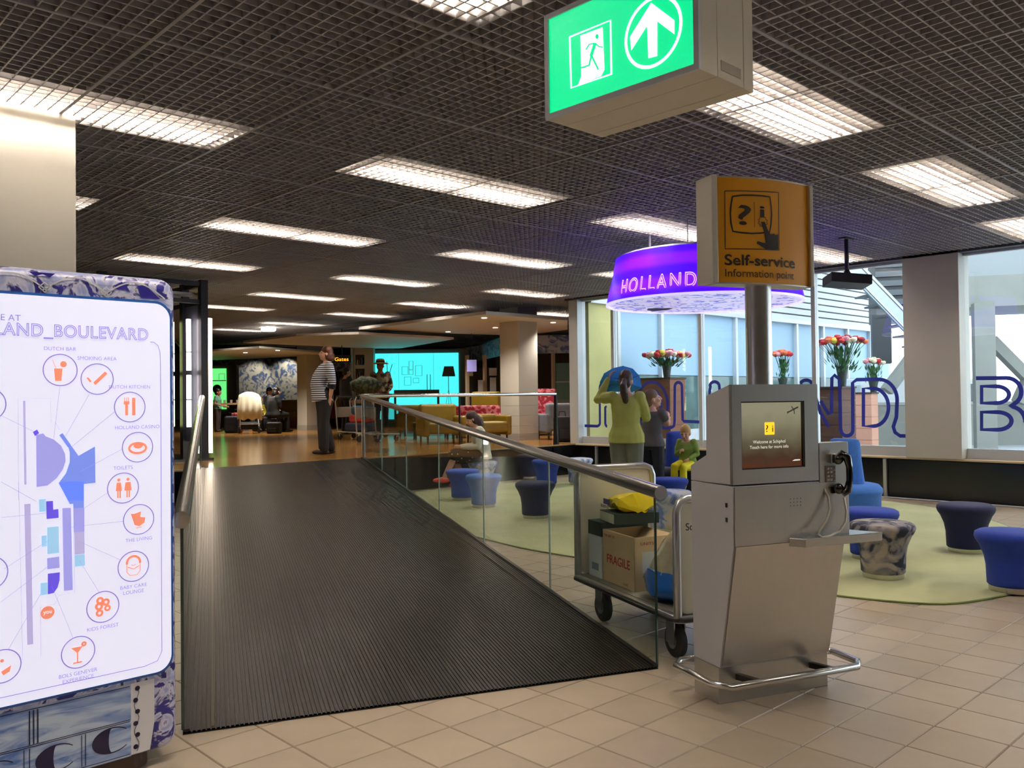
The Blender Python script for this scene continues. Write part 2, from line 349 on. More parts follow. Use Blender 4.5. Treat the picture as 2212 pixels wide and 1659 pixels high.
# --- recessed fluorescent fixtures above the grid
def in_view(p):
    q = Vector(p)-ORG; z = q.dot(FWw)
    return z > 0.2 and abs(q.dot(RTw)/z*FPX) < 1112 and abs(q.dot(UPw)/z*FPX) < 836
def fixture(v0, v1, u, label):
    seen = any(in_view((v0+(v1-v0)*i/8, u+du, ZC)) for i in range(9) for du in (-.36, 0, .36)); sfx = '' if seen else '_offscreen'
    if not seen: label = 'recessed louvre light over the entrance hall before the ramp'
    t = thing('ceiling_light'+sfx, label, 'light', ((v0+v1)/2, u, ZC+0.06), 0, 'recessed ceiling lights')
    l = (v1-v0)/2; w = 0.34
    q = MB(); m_ref = M('lamp_reflector', (240,236,224), 0.5)
    prof = [(-w,0),(-w*0.86,0.15),(-w*0.4,0.24),(w*0.4,0.24),(w*0.86,0.15),(w,0)]
    q.sheet([[(x,y,z) for y, z in prof] for x in (-l, 0, l)])
    for x in (-l, l): q.add([(x,y,z) for y, z in prof], [tuple(range(6))])
    q.build('reflector', m_ref, t)
    for s in (-1, 1):
        MB().tube([(s*0.04,0.0,0.12),(s*(l-0.12),0.0,0.12)], 0.035, 8).build('tube'+sfx, M('lamp_tube', (255,248,236), 0.4, emit=TUBE_POWER, ecol=(255,243,226)), t)
    MB().box(-0.012, 0.012, -w, w, 0.02, 0.10).build('lamp_holder', M('lamp_reflector'), t)
LIGHTS = [(1.0,3.05,6.45),(4.25,6.6,6.38),(4.3,6.55,9.6),(4.4,6.4,12.65),(4.3,6.68,3.17),(7.7,10.0,6.4),(7.9,10.25,3.2),(7.75,10.0,9.4),(7.85,9.8,12.45),
          (11.1,12.95,12.2),(7.8,9.7,15.4),(11.0,12.8,15.0),(7.7,9.6,18.15),(11.0,12.7,17.85),(10.9,12.7,21.0),(14.9,16.3,14.8),(10.8,12.4,23.7),(11.0,12.9,9.3),(11.2,13.2,6.1),(11.4,13.2,3.35),
          (0.7,3.1,3.2),(-2.6,-0.3,6.4),(-2.6,-0.3,3.2),(0.7,3.0,9.6),(0.6,2.9,-0.1),(4.3,6.6,-0.1),(7.9,10.2,-0.1),(4.3,6.6,-3.4),(0.6,2.9,-3.4),(7.9,10.2,-3.4)]
LAB = {2:'recessed louvre light over the middle of the ramp', 3:'recessed louvre light in front of the black pavilion, over the ramp head', 7:'recessed louvre light over the stools behind the ramp glass', 8:'recessed louvre light over the striped woman', 9:'recessed louvre light over the lounge edge, beside the white lounge pillar', 15:'recessed louvre light over the shop behind the railing end post', 17:'recessed louvre light half hidden behind the ring sign', 20:'recessed louvre light over the foot of the ramp, between pillar and exit sign', 0:'recessed louvre light in the ceiling beside the white pillar', 1:'recessed louvre light in the ceiling ahead of the exit sign', 4:'bright recessed louvre light right behind the exit sign', 5:'recessed louvre light partly behind the yellow sign, over the ring sign',
       6:'bright recessed louvre light beyond the yellow sign', 18:'recessed louvre light above the hanging projector', 19:'recessed louvre light near the window side of the ceiling'}
for k, (a_, b_, u_) in enumerate(LIGHTS): fixture(a_, b_, u_, LAB.get(k, 'long recessed louvre light in a row over the lounge or hall'))
# --- pillars
m_pillar = M('pillar_paint', (196,190,180), 0.55, noise_amt=0.02, nscale=2)
def pillar(v, u, w, d, z0, nm='pillar', foot=True):
    o = struct(MB().box(v, v+w, u, u+d, z0, ZC+0.4).build(nm, m_pillar, bevel=0.006))
    if foot: MB().box(v-0.004, v+w+0.004, u-0.004, u+d+0.004, z0, z0+0.16).build('skirting', M('pillar_skirting', (168,164,160), 0.4), o)
    return o
R0 = Pd(165, 600, 6.2); pillar(R0.x-1.4, R0.y, 1.4, 0.9, 0, foot=False)
c = Pd(1122, 946, 19.6); pillar(c.x, c.y, 0.62, 0.62, ZP)
c = Pd(663, 920, 28.3); pillar(c.x, c.y, 0.62, 0.62, ZP)
pc = Ppl(2078, 990, (13.36,0,0), (1,0,0)); pillar(13.36, pc.y, 0.42, 0.80, ZP, foot=False)
# --- window wall
m_wglass = glass('window_glass', (248,252,252)); m_frame = M('window_frame', (206,208,210), 0.4, 0.2)
WX = 13.60
def window(n, u0, u1, post=0.06):
    w = struct(MB().box(WX-0.05, WX+0.07, u0-post/2, u0+post/2, ZP, ZC).build('window_%d' % n, m_frame))
    MB().box(WX-0.04, WX+0.06, u0+post/2, u1-post/2, ZP, ZP+0.10).build('sill', m_frame, w)
    MB().box(WX-0.03, WX+0.05, u0+post/2, u1-post/2, ZP+0.10, ZP+0.15).build('bead', m_frame, w)
    MB().box(WX-0.03, WX+0.05, u0+post/2, u1-post/2, ZC-0.06, ZC).build('head_rail', m_frame, w)
    MB().box(WX, WX+0.012, u0+post/2, u1-post/2, ZP+0.15, ZC-0.06).build('pane', m_wglass, w)
us = [-12.9,-10.7,-8.5,-6.3,-4.1,-1.9,0.3,2.5,pc.y+0.4,6.93,9.17,11.27,12.15]
for k in range(len(us)-1): window(k+1, us[k], us[k+1], 0.07)
struct(MB().box(WX-0.16, WX+0.1, 12.12, 12.36, ZP, ZC+0.3).build('window_post', M('window_frame'), bevel=0.004))
# --- shell out of sight of the windows
m_wall = M('wall_paint', (198,190,178), 0.7)
struct(MB().box(-13.2, -13, -13, 48, -0.3, 4.5).build('wall_left', m_wall))
struct(MB().box(-13.2, 13.7, -13.2, -13, -0.3, 4.5).build('wall_rear', m_wall))
struct(MB().box(-13.2, 30, 48, 48.2, -0.3, 4.5).build('wall_back', m_wall))
struct(MB().box(30, 30.2, 12.6, 48, -0.3, 4.5).build('wall_right', m_wall))
# ================================================================== near objects
class Flat:
    "flat print: polygons laid on a surface by a mapping function"
    def __init__(s, fn): s.mb = MB(); s.fn = fn
    def poly(s, pts): s.mb.add([s.fn(*p) for p in pts], [tuple(range(len(pts)))]); return s
    def line(s, pts, w, closed=False):
        for q in strip(pts, w, closed): s.poly(q)
        return s
    def ring(s, cx_, cy_, r, w, n=36): return s.line(circ(cx_, cy_, r, n), w, True)
    def build(s, name, mat, parent): return s.mb.build(name, mat, parent)
    def each(s, name, mat, parent):      # every polygon a part of its own
        for f in s.mb.f: MB().add([s.mb.v[i] for i in f], [tuple(range(len(f)))]).build(name, mat, parent)
# ------------------------------------------------------------------ map totem
T0 = Pz(385, 1640, 0); T = thing('map_totem', 'backlit white floor map totem with blue and white delft pattern frame', 'map sign', T0)
TW = 1.50; m_delft = two_tone('delft_print', (44,40,128), (226,224,246), 9, 'NOISE', 0.44, 0.50, rough=0.3, c3=(168,176,226), detail=4, dist=2.2)
m_delft2 = two_tone('delft_vine', (36,34,120), (224,224,248), 26, 'VORONOI', 0.30, 0.36, rough=0.3)
def xz_plate(name, x0, x1, z0, z1, r, y0, y1, mat, parent, bevel=0.0, seg=3):
    q = MB(); q.extr([(x, y0, z) for x, z in rrect(x0, x1, z0, z1, r, 8)], (0, y1-y0, 0)); return q.build(name, mat, parent, bevel=bevel, seg=seg, smooth=30)
xz_plate('frame', -TW, 0.005, 0.06, 2.155, 0.07, 0.0, 0.30, m_delft, T, bevel=0.05, seg=5)
MB().extr([(x, y, 0) for x, y in rrect(-TW+0.12, -0.10, 0.03, 0.28, 0.08)], (0,0,0.07)).build('foot', M('totem_foot', (70,50,40), 0.5), T)
xz_plate('panel_rim', -TW+0.035, -0.022, 0.400, 2.050, 0.075, -0.006, 0.02, M('rim_blue', (40,92,168), 0.3), T)
m_lit = M('lit_panel', (225,225,240), 0.25, emit=0.55, ecol=(232,232,255))
panel = xz_plate('light_panel', -TW+0.045, -0.032, 0.412, 2.038, 0.068, -0.011, 0.0, m_lit, T)
def tp(px, py, off=-0.0125): p = Ppl(px, py, (0, T0.y, 0), (0, 1, 0)) - T0; return Vector((p.x, off, p.z))
def txz(x, z, off=-0.0125): return Vector((x, off, z))
m_txt = M('print_text', (164,148,224), 0.4, emit=0.30); m_lil = M('print_lilac', (198,190,240), 0.4, emit=0.41); m_blu = M('print_blue', (128,152,250), 0.4, emit=0.44); m_per = M('print_periwinkle', (170,168,248), 0.4, emit=0.44)
m_aqu = M('print_aqua', (164,212,250), 0.4, emit=0.47); m_ind = M('print_indigo', (112,92,246), 0.4, emit=0.39); m_ora = M('print_orange', (250,150,120), 0.4, emit=0.44); m_gry = M('print_grey', (176,170,206), 0.4, emit=0.43)
def cp(x, y): return (x*380/1433, 640+y*440/1659)         # readings from the upper and the lower half of the map
def cq(x, y): return (x*380/1433, 1040+y*440/1659)
def tpoly(lst, conv): return [conv(*p) for p in lst]
F_ = Flat(tp)
# zones
F_.poly(tpoly([(287,1130),(345,1115),(365,1140),(430,1165),(490,1215),(522,1280),(528,1340),(505,1410),(455,1480),(380,1540),(290,1552)], cp)); F_.poly(tpoly([(500,215),(570,212),(585,880),(512,888)], cq)); F_.poly(tpoly([(592,215),(680,212),(680,405),(595,412)], cq))
F_.poly(tpoly([(375,622),(475,608),(478,700),(378,712)], cq)); F_.each('map_zone', m_per, T)
F_ = Flat(tp); F_.poly(tpoly([(545,1215),(570,1212),(632,1298),(766,1222),(770,1518),(672,1528),(676,1662),(548,1662),(470,1520),(530,1440),(560,1350),(560,1270)], cp)); F_.poly(tpoly([(470,10),(545,0),(676,0),(676,212),(592,215),(588,180),(560,182)], cq)); F_.poly(tpoly([(475,1130),(502,1114),(570,1210),(545,1230)], cp)); F_.each('map_zone', m_blu, T)
F_ = Flat(tp); F_.poly(tpoly([(375,372),(470,362),(474,578),(378,590)], cq)); F_.poly(tpoly([(330,440),(374,436),(374,525),(332,530)], cq)); F_.poly(tpoly([(600,598),(682,588),(685,682),(602,692)], cq)); F_.poly(tpoly([(322,824),(380,818),(380,915),(322,926)], cq)); F_.poly(tpoly([(310,145),(366,140),(368,242),(312,246)], cq)); F_.each('map_zone', m_aqu, T)
F_ = Flat(tp); F_.poly(tpoly([(382,748),(480,736),(478,800),(462,860),(430,905),(382,915)], cq)); F_.poly(tpoly([(368,160),(424,156),(426,228),(468,222),(470,294),(372,304)], cq)); F_.poly(tpoly([(260,1105),(295,1085),(312,1115),(278,1138)], cp)); F_.each('map_zone', m_ind, T)
F_ = Flat(tp); F_.poly(tpoly([(180,852),(200,850),(210,1532),(190,1534)], cp)); F_.poly(tpoly([(190,182),(242,178),(264,1320),(214,1328)], cq)); F_.poly(tpoly([(597,412),(680,404),(682,586),(600,596)], cq)); F_.each('map_zone', m_lil, T)
F_ = Flat(tp)
for a_, b_ in (((0,1508),(290,1670)),((480,735),(430,1160)),((720,795),(525,1140)),((932,935),(580,1222)),((995,1240),(640,1430)),((0,970),(262,1098))): F_.line([cp(*a_), cp(*b_)], 1.0)
for a_, b_ in (((880,82),(680,215)),((1000,322),(540,372)),((972,636),(636,486)),((800,900),(640,642)),((590,1275),(415,850)),((0,292),(368,256)),((28,708),(390,476)),((0,978),(376,695)),((58,1368),(350,868))): F_.line([cq(*a_), cq(*b_)], 1.0)
F_.line(tpoly([(145,1660),(140,834),(405,830),(408,1028),(445,1030),(480,1090)], cp), 0.8); F_.line(tpoly([(145,0),(178,1452),(328,1424),(322,1018),(440,995),(470,925),(600,895),(590,180)], cq), 0.8)
F_.build('map_line', m_gry, T)
F_ = Flat(tp)
icons = [cp(484,601), cp(785,675), cp(1050,902), cp(1113,1228), cp(995,1560), cq(1122,307), cq(1079,688), cq(831,1017), cq(630,1386), cq(15,1500), cq(-95,745), cp(-110,880)]
for k, (x, y) in enumerate(icons): 
    c_ = tp(x, y); F_ = Flat(txz); F_.ring(c_.x, c_.z, 0.0645, 0.0045); F_.build('icon_ring', m_txt, T)
F_ = Flat(txz)
def at(k): c_ = tp(*icons[k]); return c_.x, c_.z
x, z = at(0); F_.poly([(x-.024,z+.006),(x+.008,z+.006),(x+.004,z-.045),(x-.020,z-.045)]); F_.poly([(p[0], p[1]) for p in circ(x+.012, z+.024, .013, 12)]); F_.line([(x-.03,z+.042),(x-.016,z+.006)], .002)
F_.build('icon', m_ora, T); F_ = Flat(txz)
x, z = at(1); F_.line([(x-.012,z-.02),(x+.036,z+.028)], .014); F_.line([(x-.04,z+.006),(x-.026,z-.012)], .008)
F_.build('icon', m_ora, T); F_ = Flat(txz)
x, z = at(2); F_.line([(x-.014,z+.014),(x-.014,z-.036)], .012); F_.line([(x-.026,z+.018),(x-.002,z+.018)], .014); F_.line([(x+.016,z+.04),(x+.016,z-.036)], .014)
for d in (-.022,-.014,-.006): F_.line([(x+d,z+.022),(x+d,z+.042)], .003)
F_.build('icon', m_ora, T); F_ = Flat(txz)
x, z = at(3); F_.line(circ(x, z-.004, .036, 24, .022), .010, True); F_.poly(circ(x+.002, z+.006, .020, 16, .012))
F_.build('icon', m_ora, T); F_ = Flat(txz)
x, z = at(4)
for d, wd in ((-.018,.010),(.020,.012)):
    F_.poly(circ(x+d, z+.036, .007, 10)); F_.poly([(x+d-wd*.9,z+.024),(x+d+wd*.9,z+.024),(x+d+wd*1.3,z-.012),(x+d-wd*1.3,z-.012)]); F_.line([(x+d-.004,z-.012),(x+d-.004,z-.042)], .006); F_.line([(x+d+.005,z-.012),(x+d+.005,z-.042)], .006)
F_.build('icon', m_ora, T); F_ = Flat(txz)
x, z = at(5); F_.poly([(x-.034,z+.028),(x-.020,z+.026),(x+.010,z+.034),(x+.006,z+.010),(x+.028,z+.006),(x+.024,z-.016),(x+.002,z-.030),(x-.018,z-.022)]); F_.line([(x-.012,z-.036),(x+.012,z-.034)], .003)
F_.build('icon', m_ora, T); F_ = Flat(txz)
x, z = at(6); F_.line([(x+.028*math.cos(math.radians(a_)), z+.016+.028*math.sin(math.radians(a_))) for a_ in range(-10, 191, 20)], .010); F_.line([(x-.028,z+.012),(x-.028,z-.022),(x-.014,z-.038),(x+.014,z-.038),(x+.028,z-.022),(x+.028,z+.012)], .003); F_.line([(x-.024,z),(x,z-.012),(x+.024,z)], .004); F_.line([(x-.01,z+.008),(x,z+.003),(x+.01,z+.008)], .003)
F_.build('icon', m_ora, T); F_ = Flat(txz)
x, z = at(7)
for dx, dz, rr in ((-.012,.028,.016),(.012,.018,.016),(-.016,.004,.017),(.018,-.008,.014),(-.014,-.024,.016)): F_.line(circ(x+dx, z+dz, rr*.68, 14), rr*.62, True)
F_.build('icon', m_ora, T); F_ = Flat(txz)
x, z = at(8); F_.poly([(x-.028,z+.022),(x+.018,z+.022),(x-.003,z-.004)]); F_.line([(x-.003,z-.002),(x-.003,z-.040)], .005); F_.line([(x-.020,z-.042),(x+.014,z-.042)], .006); F_.line(circ(x+.022, z+.030, .007, 12), .008, True)
F_.build('icon', m_ora, T); F_ = Flat(txz)
x, z = at(9); F_.poly([(x-.006,z-.020),(x+.030,z-.002),(x+.024,z-.026),(x+.002,z-.036)]); F_.poly(circ(x-.002, z+.022, .007, 10))
F_.build('icon', m_ora, T); F_ = Flat(txz); c_ = tp(*cq(380,1064)); F_.poly(circ(c_.x, c_.z, .026, 20)); F_.build('icon', m_ora, T)
tx = MB(); EX, EZ = (1,0,0), (0,0,1)
def ttext(mb, s, px, py, size, width=None, align='CENTER'): p = tp(px, py, -0.013); put_text(mb, s, size, p, EX, EZ, align, width, extrude=0.0)
for s_, k, dz in (('DUTCH BAR',0,1),('SMOKING AREA',1,1),('DUTCH KITCHEN',2,1),('HOLLAND CASINO',3,1),('TOILETS',4,1),('THE LIVING',5,-1),('BABY CARE',6,-1),('LOUNGE',6,-2),('KIDS FOREST',7,-1),('BOLS GENEVER',8,-1),('EXPERIENCE',8,-2)):
    x, z = at(k); zz = z+.080 if dz > 0 else z-.093-(.024 if dz == -2 else 0); tx = MB(); put_text(tx, s_, .022, (x, -0.013, zz), EX, EZ, 'CENTER', None, 0.0); tx.build('lettering', m_txt, T)
tx = MB(); put_text(tx, 'E AT', .036, tp(0,692,-0.013), EX, EZ, 'LEFT', None, 0.0); tx.build('lettering', m_txt, T)
tx = MB(); put_text(tx, 'you', .022, tp(*cq(380,1072), -0.0135), EX, EZ, 'CENTER'); tx.build('lettering', m_lit, T)
tx = MB(); p1 = tp(318, 735, -0.013); put_text(tx, 'LAND_BOULEVARD', .072, (p1.x, p1.y, p1.z), EX, EZ, 'RIGHT', p1.x-tp(-14,735).x, outline=0.0016, space=1.05)
tx.build('title_lettering', m_txt, T)
F_ = Flat(txz); e1 = tp(322, 738); F_.line([(e1.x, e1.z-.002), (e1.x+.016, e1.z-.003), (e1.x+.034, e1.z-.016), (e1.x+.043, e1.z-.045), (e1.x+.045, e1.z-.09), (-.075, .50), (-.095, .462), (-.15, .450), (-1.40, .450)], .003); F_.build('map_border', m_txt, T)
# delft motifs on the frame
F_ = Flat(lambda x, z: Vector((x, -0.002, z))); m_navy = M('delft_navy', (44,34,140), 0.3); m_cream = M('delft_cream', (238,236,244), 0.3)
F_.poly([(-.17,2.112),(-.135,2.118),(-.07,2.06),(-.155,2.06)]); F_.poly([(-.60,2.135),(-.50,2.135),(-.52,2.118),(-.548,2.128),(-.575,2.118)]); F_.poly([(-.27,2.104),(-.235,2.124),(-.215,2.106),(-.20,2.082),(-.225,2.09),(-.25,2.088)]); F_.each('delft_motif', m_navy, T)
F_ = Flat(lambda x, z: Vector((x, -0.003, z)))
for cx_ in (-.90,-.66,-.42,-.18): F_.line([(cx_-.13+.26*k/12, 2.062+.062*math.sin(math.pi*k/12)) for k in range(13)], .006)
for cx_ in (-.78,-.54,-.30): F_.line([(cx_-.022,2.075),(cx_,2.096),(cx_+.022,2.075)], .005); F_.line([(cx_-.022,2.075),(cx_,2.055),(cx_+.022,2.075)], .005)
F_.build('delft_motif', m_cream, T)
# the tile picture in the foot of the frame
m_tilebl = two_tone('delft_picture', (92,130,206), (206,222,248), 5, 'NOISE', 0.35, 0.6, rough=0.3, dist=1.5, stretch=(0.7,1,3))
F_ = Flat(lambda x, z: Vector((x, -0.002, z))); F_.poly([(-1.40,.075),(-.205,.075),(-.205,.385),(-1.40,.385)]); F_.build('tile_picture', m_tilebl, T)
F_ = Flat(lambda x, z: Vector((x, -0.004, z))); m_dk = M('delft_dark', (26,18,60), 0.3)
for cx_, cz_ in ((-.50,.155),(-.285,.165),(-.72,.150),(-.94,.150)):
    A_ = [math.radians(a_) for a_ in range(40, 321, 14)]
    for k in range(len(A_)-1):
        f2 = lambda a_: (cx_+.080*math.cos(a_), cz_+.055*math.sin(a_)); g2 = lambda a_: (cx_+.030*max(0,-math.cos(a_))+.078*math.cos(a_)*(.55 if math.cos(a_) < 0 else 1), cz_+.050*math.sin(a_)); F_.poly([f2(A_[k]), f2(A_[k+1]), g2(A_[k+1]), g2(A_[k])])
for zz in (.085,.225,.232,.375): F_.line([(-1.40,zz),(-.21,zz)], .003)
for xx in (-.405,-.39,-.62,-.60,-.83,-.815,-1.05): F_.line([(xx,.09),(xx,.22)], .003)
for xx in (-.60,-.585,-.57,-1.0,-.985): F_.line([(xx,.235),(xx,.37)], .005)
F_.build('tile_picture_ink', m_dk, T)
F_ = Flat(lambda x, z: Vector((x, -0.002, z))); F_.poly([(-.205,.08),(-.125,.08),(-.105,.20),(-.105,.385),(-.205,.385)]); F_.build('tile_border', m_cream, T)
F_ = Flat(lambda x, z: Vector((x, -0.004, z)))
for k in range(6): F_.poly(circ(-.186+.008*(k % 2), .11+.05*k, .011, 8)); 
F_.line([(-.182+.010*math.sin(k*1.0), .09+.018*k) for k in range(16)], .0025); F_.build('tile_border_ink', m_dk, T)
# ------------------------------------------------------------------ exit sign
S0 = Pz(1515, 150, 2.55); SG = thing('exit_sign', 'lit green emergency exit sign box with running man and arrow', 'exit sign', S0)
SL, SHt, STh = 0.622, 0.36, 0.287
m_box = M('sign_housing', (206,198,180), 0.45); m_rimw = M('sign_rim', (200,200,205), 0.4)
MB().box(0.0, STh*0.30, 0, SL, 0, SHt).build('front_housing', M('sign_housing'), SG, bevel=0.003)
MB().box(STh*0.306, STh*0.80, 0.001, SL-0.001, 0.001, SHt).build('housing', m_box, SG); MB().box(STh*0.806, STh, 0, SL, 0, SHt).build('rear_housing', m_box, SG, bevel=0.003)
q = MB(); 
for a_ in ((-0.012,0.002,0,SL,0,0.018),(-0.012,0.002,0,SL,SHt-0.018,SHt),(-0.012,0.002,0,0.018,0.018,SHt-0.018),(-0.012,0.002,SL-0.018,SL,0.018,SHt-0.018)): q.box(*a_)
q.build('rim', m_rimw, SG)
MB().box(-0.006, 0.001, 0.018, SL-0.018, 0.018, SHt-0.018).build('green_face', M('exit_green', (0,205,120), 0.3, emit=0.75, ecol=(0,235,150)), SG)
def sp(px, py): p = Ppl(px, py, (S0.x-0.0065, 0, 0), (1, 0, 0)) - S0; return Vector((-0.0072, p.y, p.z))
m_wl = M('exit_white', (255,255,255), 0.3, emit=1.3); F_ = Flat(sp)
F_.line([(1231,80),(1319,44),(1321,160),(1234,190)], 4.2, True); F_.poly([(1254,77),(1302,59),(1306,150),(1299,164),(1249,184),(1256,164)]); F_.poly([(1407,6),(1457,44),(1457,74),(1420,46),(1420,121),(1401,126),(1398,56),(1364,109),(1361,80)])
c_ = sp(1410, 68); r_ = (sp(1410,143)-sp(1410,-4)).length/2; F_.fn = lambda y, z: Vector((-0.0072, y, z)); F_.ring(c_.y, (sp(1410,143).z+sp(1410,-4).z)/2, r_, 0.010, 48); F_.build('pictogram', m_wl, SG)
F_ = Flat(lambda a_, b_: sp(a_, b_)+Vector((-0.0004,0,0))); 
F_.poly(circ(1290,79,3.6,12,5.5)); F_.line([(1286,93),(1282,106),(1277,122)], 7); F_.line([(1284,94),(1273,96),(1266,108)], 3); F_.line([(1287,94),(1294,101),(1303,102)], 3); F_.line([(1278,120),(1273,141),(1256,147)], 4); F_.line([(1279,122),(1287,138),(1293,151)], 4); F_.line([(1292,160),(1287,170)], 1.2)
F_.build('running_man', M('exit_green'), SG)
MB().box(STh*0.36, STh*0.74, -0.001, 0.0, 0.025, 0.055).build('maker_plate', M('plate_grey', (150,140,125), 0.4), SG)
tx = MB(); put_text(tx, 'KAUFEL', 0.016, (STh*0.40, -0.0013, 0.034), (1,0,0), (0,0,1), 'LEFT', STh*0.28); 
for yy in (0.12, SL-0.12): MB().cyl((STh/2, yy, SHt), (STh/2, yy, ZC-S0.z+0.05), 0.012, 10).build('hanger', STEEL(), SG)
# ------------------------------------------------------------------ self-service information kiosk
K0 = Pz(1553, 1522, 0); KA = Wang(math.atan2(.375, .927)); K = thing('information_kiosk', 'brushed steel self-service information kiosk with touch screen and phone', 'kiosk', K0, KA)
m_st = M('kiosk_steel', (188,186,183), 0.32, 0.92, noise_amt=0.015, nscale=40, stretch=(1,1,0.05)); m_std = M('kiosk_seam', (52,46,42), 0.4, 0.6); m_stl = M('kiosk_side', (196,194,197), 0.45, 0.25)
KW = 0.715; FY = -0.15
def side(prof, x0, x1): q = MB(); q.extr([(x0, y, z) for y, z in prof], (x1-x0, 0, 0)); return q
MB().box(0, KW, 0, 0.22, 0, 0.19).build('base', m_st, K, bevel=0.003)
side([(-0.012,0.19),(-0.142,0.83),(-0.148,1.140),(0.225,1.140),(0.225,0.19)], 0, KW).build('body', m_stl, K, bevel=0.003)
side([(-0.022,0.205),(-0.154,0.835),(-0.148,0.835),(-0.016,0.205)], 0.012, KW-0.006).build('door', m_st, K)
side([(-0.155,0.838),(-0.158,1.135),(-0.148,1.135),(-0.148,0.838)], 0.004, KW-0.004).build('front_panel', m_st, K)
side([(-0.128,1.146),(-0.128,1.655),(0.073,1.60),(0.08,1.287),(0.225,1.223),(0.225,1.142)], 0, 0.545).build('head', m_stl, K, bevel=0.003)
# bezel around the screen
bz = MB(); s0, s1, sz0, sz1 = 0.056, 0.457, 1.222, 1.568
for a_ in ((0.0,s0,FY,-0.126,1.148,1.655),(s1,0.545,FY,-0.126,1.148,1.655),(s0,s1,FY,-0.126,1.148,sz0),(s0,s1,FY,-0.126,sz1,1.655)): bz.box(*a_)
bz.build('bezel', m_st, K)
m_scr = bpy.data.materials.new('screen_picture'); m_scr.use_nodes = True; nt = m_scr.node_tree; b_ = nt.nodes['Principled BSDF']; b_.inputs['Roughness'].default_value = 0.1; b_.inputs['Base Color'].default_value = (0.02,0.02,0.02,1)
tc = nt.nodes.new('ShaderNodeTexCoord'); sx_ = nt.nodes.new('ShaderNodeSeparateXYZ'); nt.links.new(tc.outputs['Generated'], sx_.inputs[0]); nz = nt.nodes.new('ShaderNodeTexNoise'); nz.inputs['Scale'].default_value = 4; nt.links.new(tc.outputs['Generated'], nz.inputs['Vector'])
ma = nt.nodes.new('ShaderNodeMath'); ma.operation = 'MULTIPLY_ADD'; ma.inputs[1].default_value = 0.25; nt.links.new(nz.outputs['Fac'], ma.inputs[0]); nt.links.new(sx_.outputs['Z'], ma.inputs[2])
rp_ = nt.nodes.new('ShaderNodeValToRGB'); e_ = rp_.color_ramp.elements; e_[0].position = 0.12; e_[0].color = lin((84,44,24)); e_[1].position = 0.95; e_[1].color = lin((142,138,112)); x_ = e_.new(0.30); x_.color = lin((66,44,30)); x_ = e_.new(0.5); x_.color = lin((92,84,62))
nt.links.new(ma.outputs[0], rp_.inputs['Fac']); nt.links.new(rp_.outputs['Color'], b_.inputs['Emission Color']); b_.inputs['Emission Strength'].default_value = 0.75
screen = MB().box(s0, s1, -0.134, -0.127, sz0, sz1).build('screen', m_scr, K)
q = MB()
for a_ in ((s0,s1,FY+.002,-0.134,sz0,sz0+.006),(s0,s1,FY+.002,-0.134,sz1-.006,sz1),(s1-.010,s1,FY+.002,-0.134,sz0,sz1),(s0,s0+.003,FY+.002,-0.134,sz0,sz1)): q.box(*a_)
q.build('screen_gasket', m_std, K)
ky = lambda off: (lambda x, z: Vector((x, off, z)))
F_ = Flat(ky(-0.1347)); F_.poly(rrect(.212,.275,1.395,1.460,.005)); F_.build('screen_icon', M('screen_yellow', (240,196,40), 0.2, emit=0.85), screen)
tx = MB(); put_text(tx, '? i', .050, (.2435,-0.1352,1.410), EX, EZ, 'CENTER', .046, 0.0); tx.build('screen_icon_mark', M('screen_ink', (60,50,10), 0.3), screen)
tx = MB(); put_text(tx, 'Welcome at Schiphol', .024, (.240,-0.135,1.352), EX, EZ, 'CENTER', .205, 0.0); put_text(tx, 'Touch here for more info', .024, (.240,-0.135,1.325), EX, EZ, 'CENTER', .245, 0.0); tx.build('screen_lettering', M('screen_white', (225,225,215), 0.3, emit=0.6), screen)
F_ = Flat(ky(-0.1349)); F_.poly([(.385,1.254),(.437,1.256),(.437,1.262),(.40,1.262)]); F_.build('screen_logo', M('screen_white'), screen)
F_ = Flat(ky(-0.1349)); F_.line([(.36,1.508),(.43,1.536)], .008); F_.line([(.385,1.54),(.402,1.522),(.405,1.500)], .006); F_.line([(.36,1.500),(.358,1.514)], .004); F_.build('screen_aircraft', M('screen_grey', (70,70,64), 0.3, emit=0.2), screen)
# phone
MB().box(0.548, 0.745, -0.152, -0.09, 0.84, 1.345).build('phone_panel', M('kiosk_steel'), K, bevel=0.003)
ph = MB(); hx, hz0, hz1 = 0.668, 1.075, 1.285
ph.tube([(hx-.03,-.178,hz1-.022),(hx-.008,-.196,hz1),(hx+.016,-.206,hz1-.018),(hx+.026,-.212,hz1-.07),(hx+.026,-.212,hz0+.07),(hx+.016,-.206,hz0+.014),(hx-.008,-.196,hz0)], [.014,.022,.022,.017,.017,.022,.018], 10)
for zz in (hz1-.022, hz0+.022): ph.lathe([(0,-.022),(.022,-.022),(.026,-.012),(.026,.004),(.014,.012),(0,.012)], 14); 
n_ = len(ph.v)
ph2 = MB(); ph2.tube([(hx-.03,-.178,hz1-.022),(hx-.008,-.196,hz1),(hx+.016,-.206,hz1-.018),(hx+.026,-.212,hz1-.07),(hx+.026,-.212,hz0+.07),(hx+.016,-.206,hz0+.014),(hx-.008,-.196,hz0)], [.014,.022,.022,.017,.017,.022,.018], 10)
for zz in (hz1-.028, hz0+.026): ph2.ball((hx-.018,-.180,zz), (.030,.024,.030), 14, 8)
hs = ph2.build('handset', M('phone_black', (10,10,11), 0.12, coat=0.5), K, smooth=60)
MB().box(hx-.055, hx-.02, -0.172, -0.152, hz1-.05, hz1+.0).build('cradle', M('cradle_chrome', (190,188,186), 0.2, 1.0), K, bevel=0.003); MB().box(hx-.05, hx-.01, -0.168, -0.152, hz0+.0, hz0+.035).build('cradle', M('phone_black'), K, bevel=0.003)
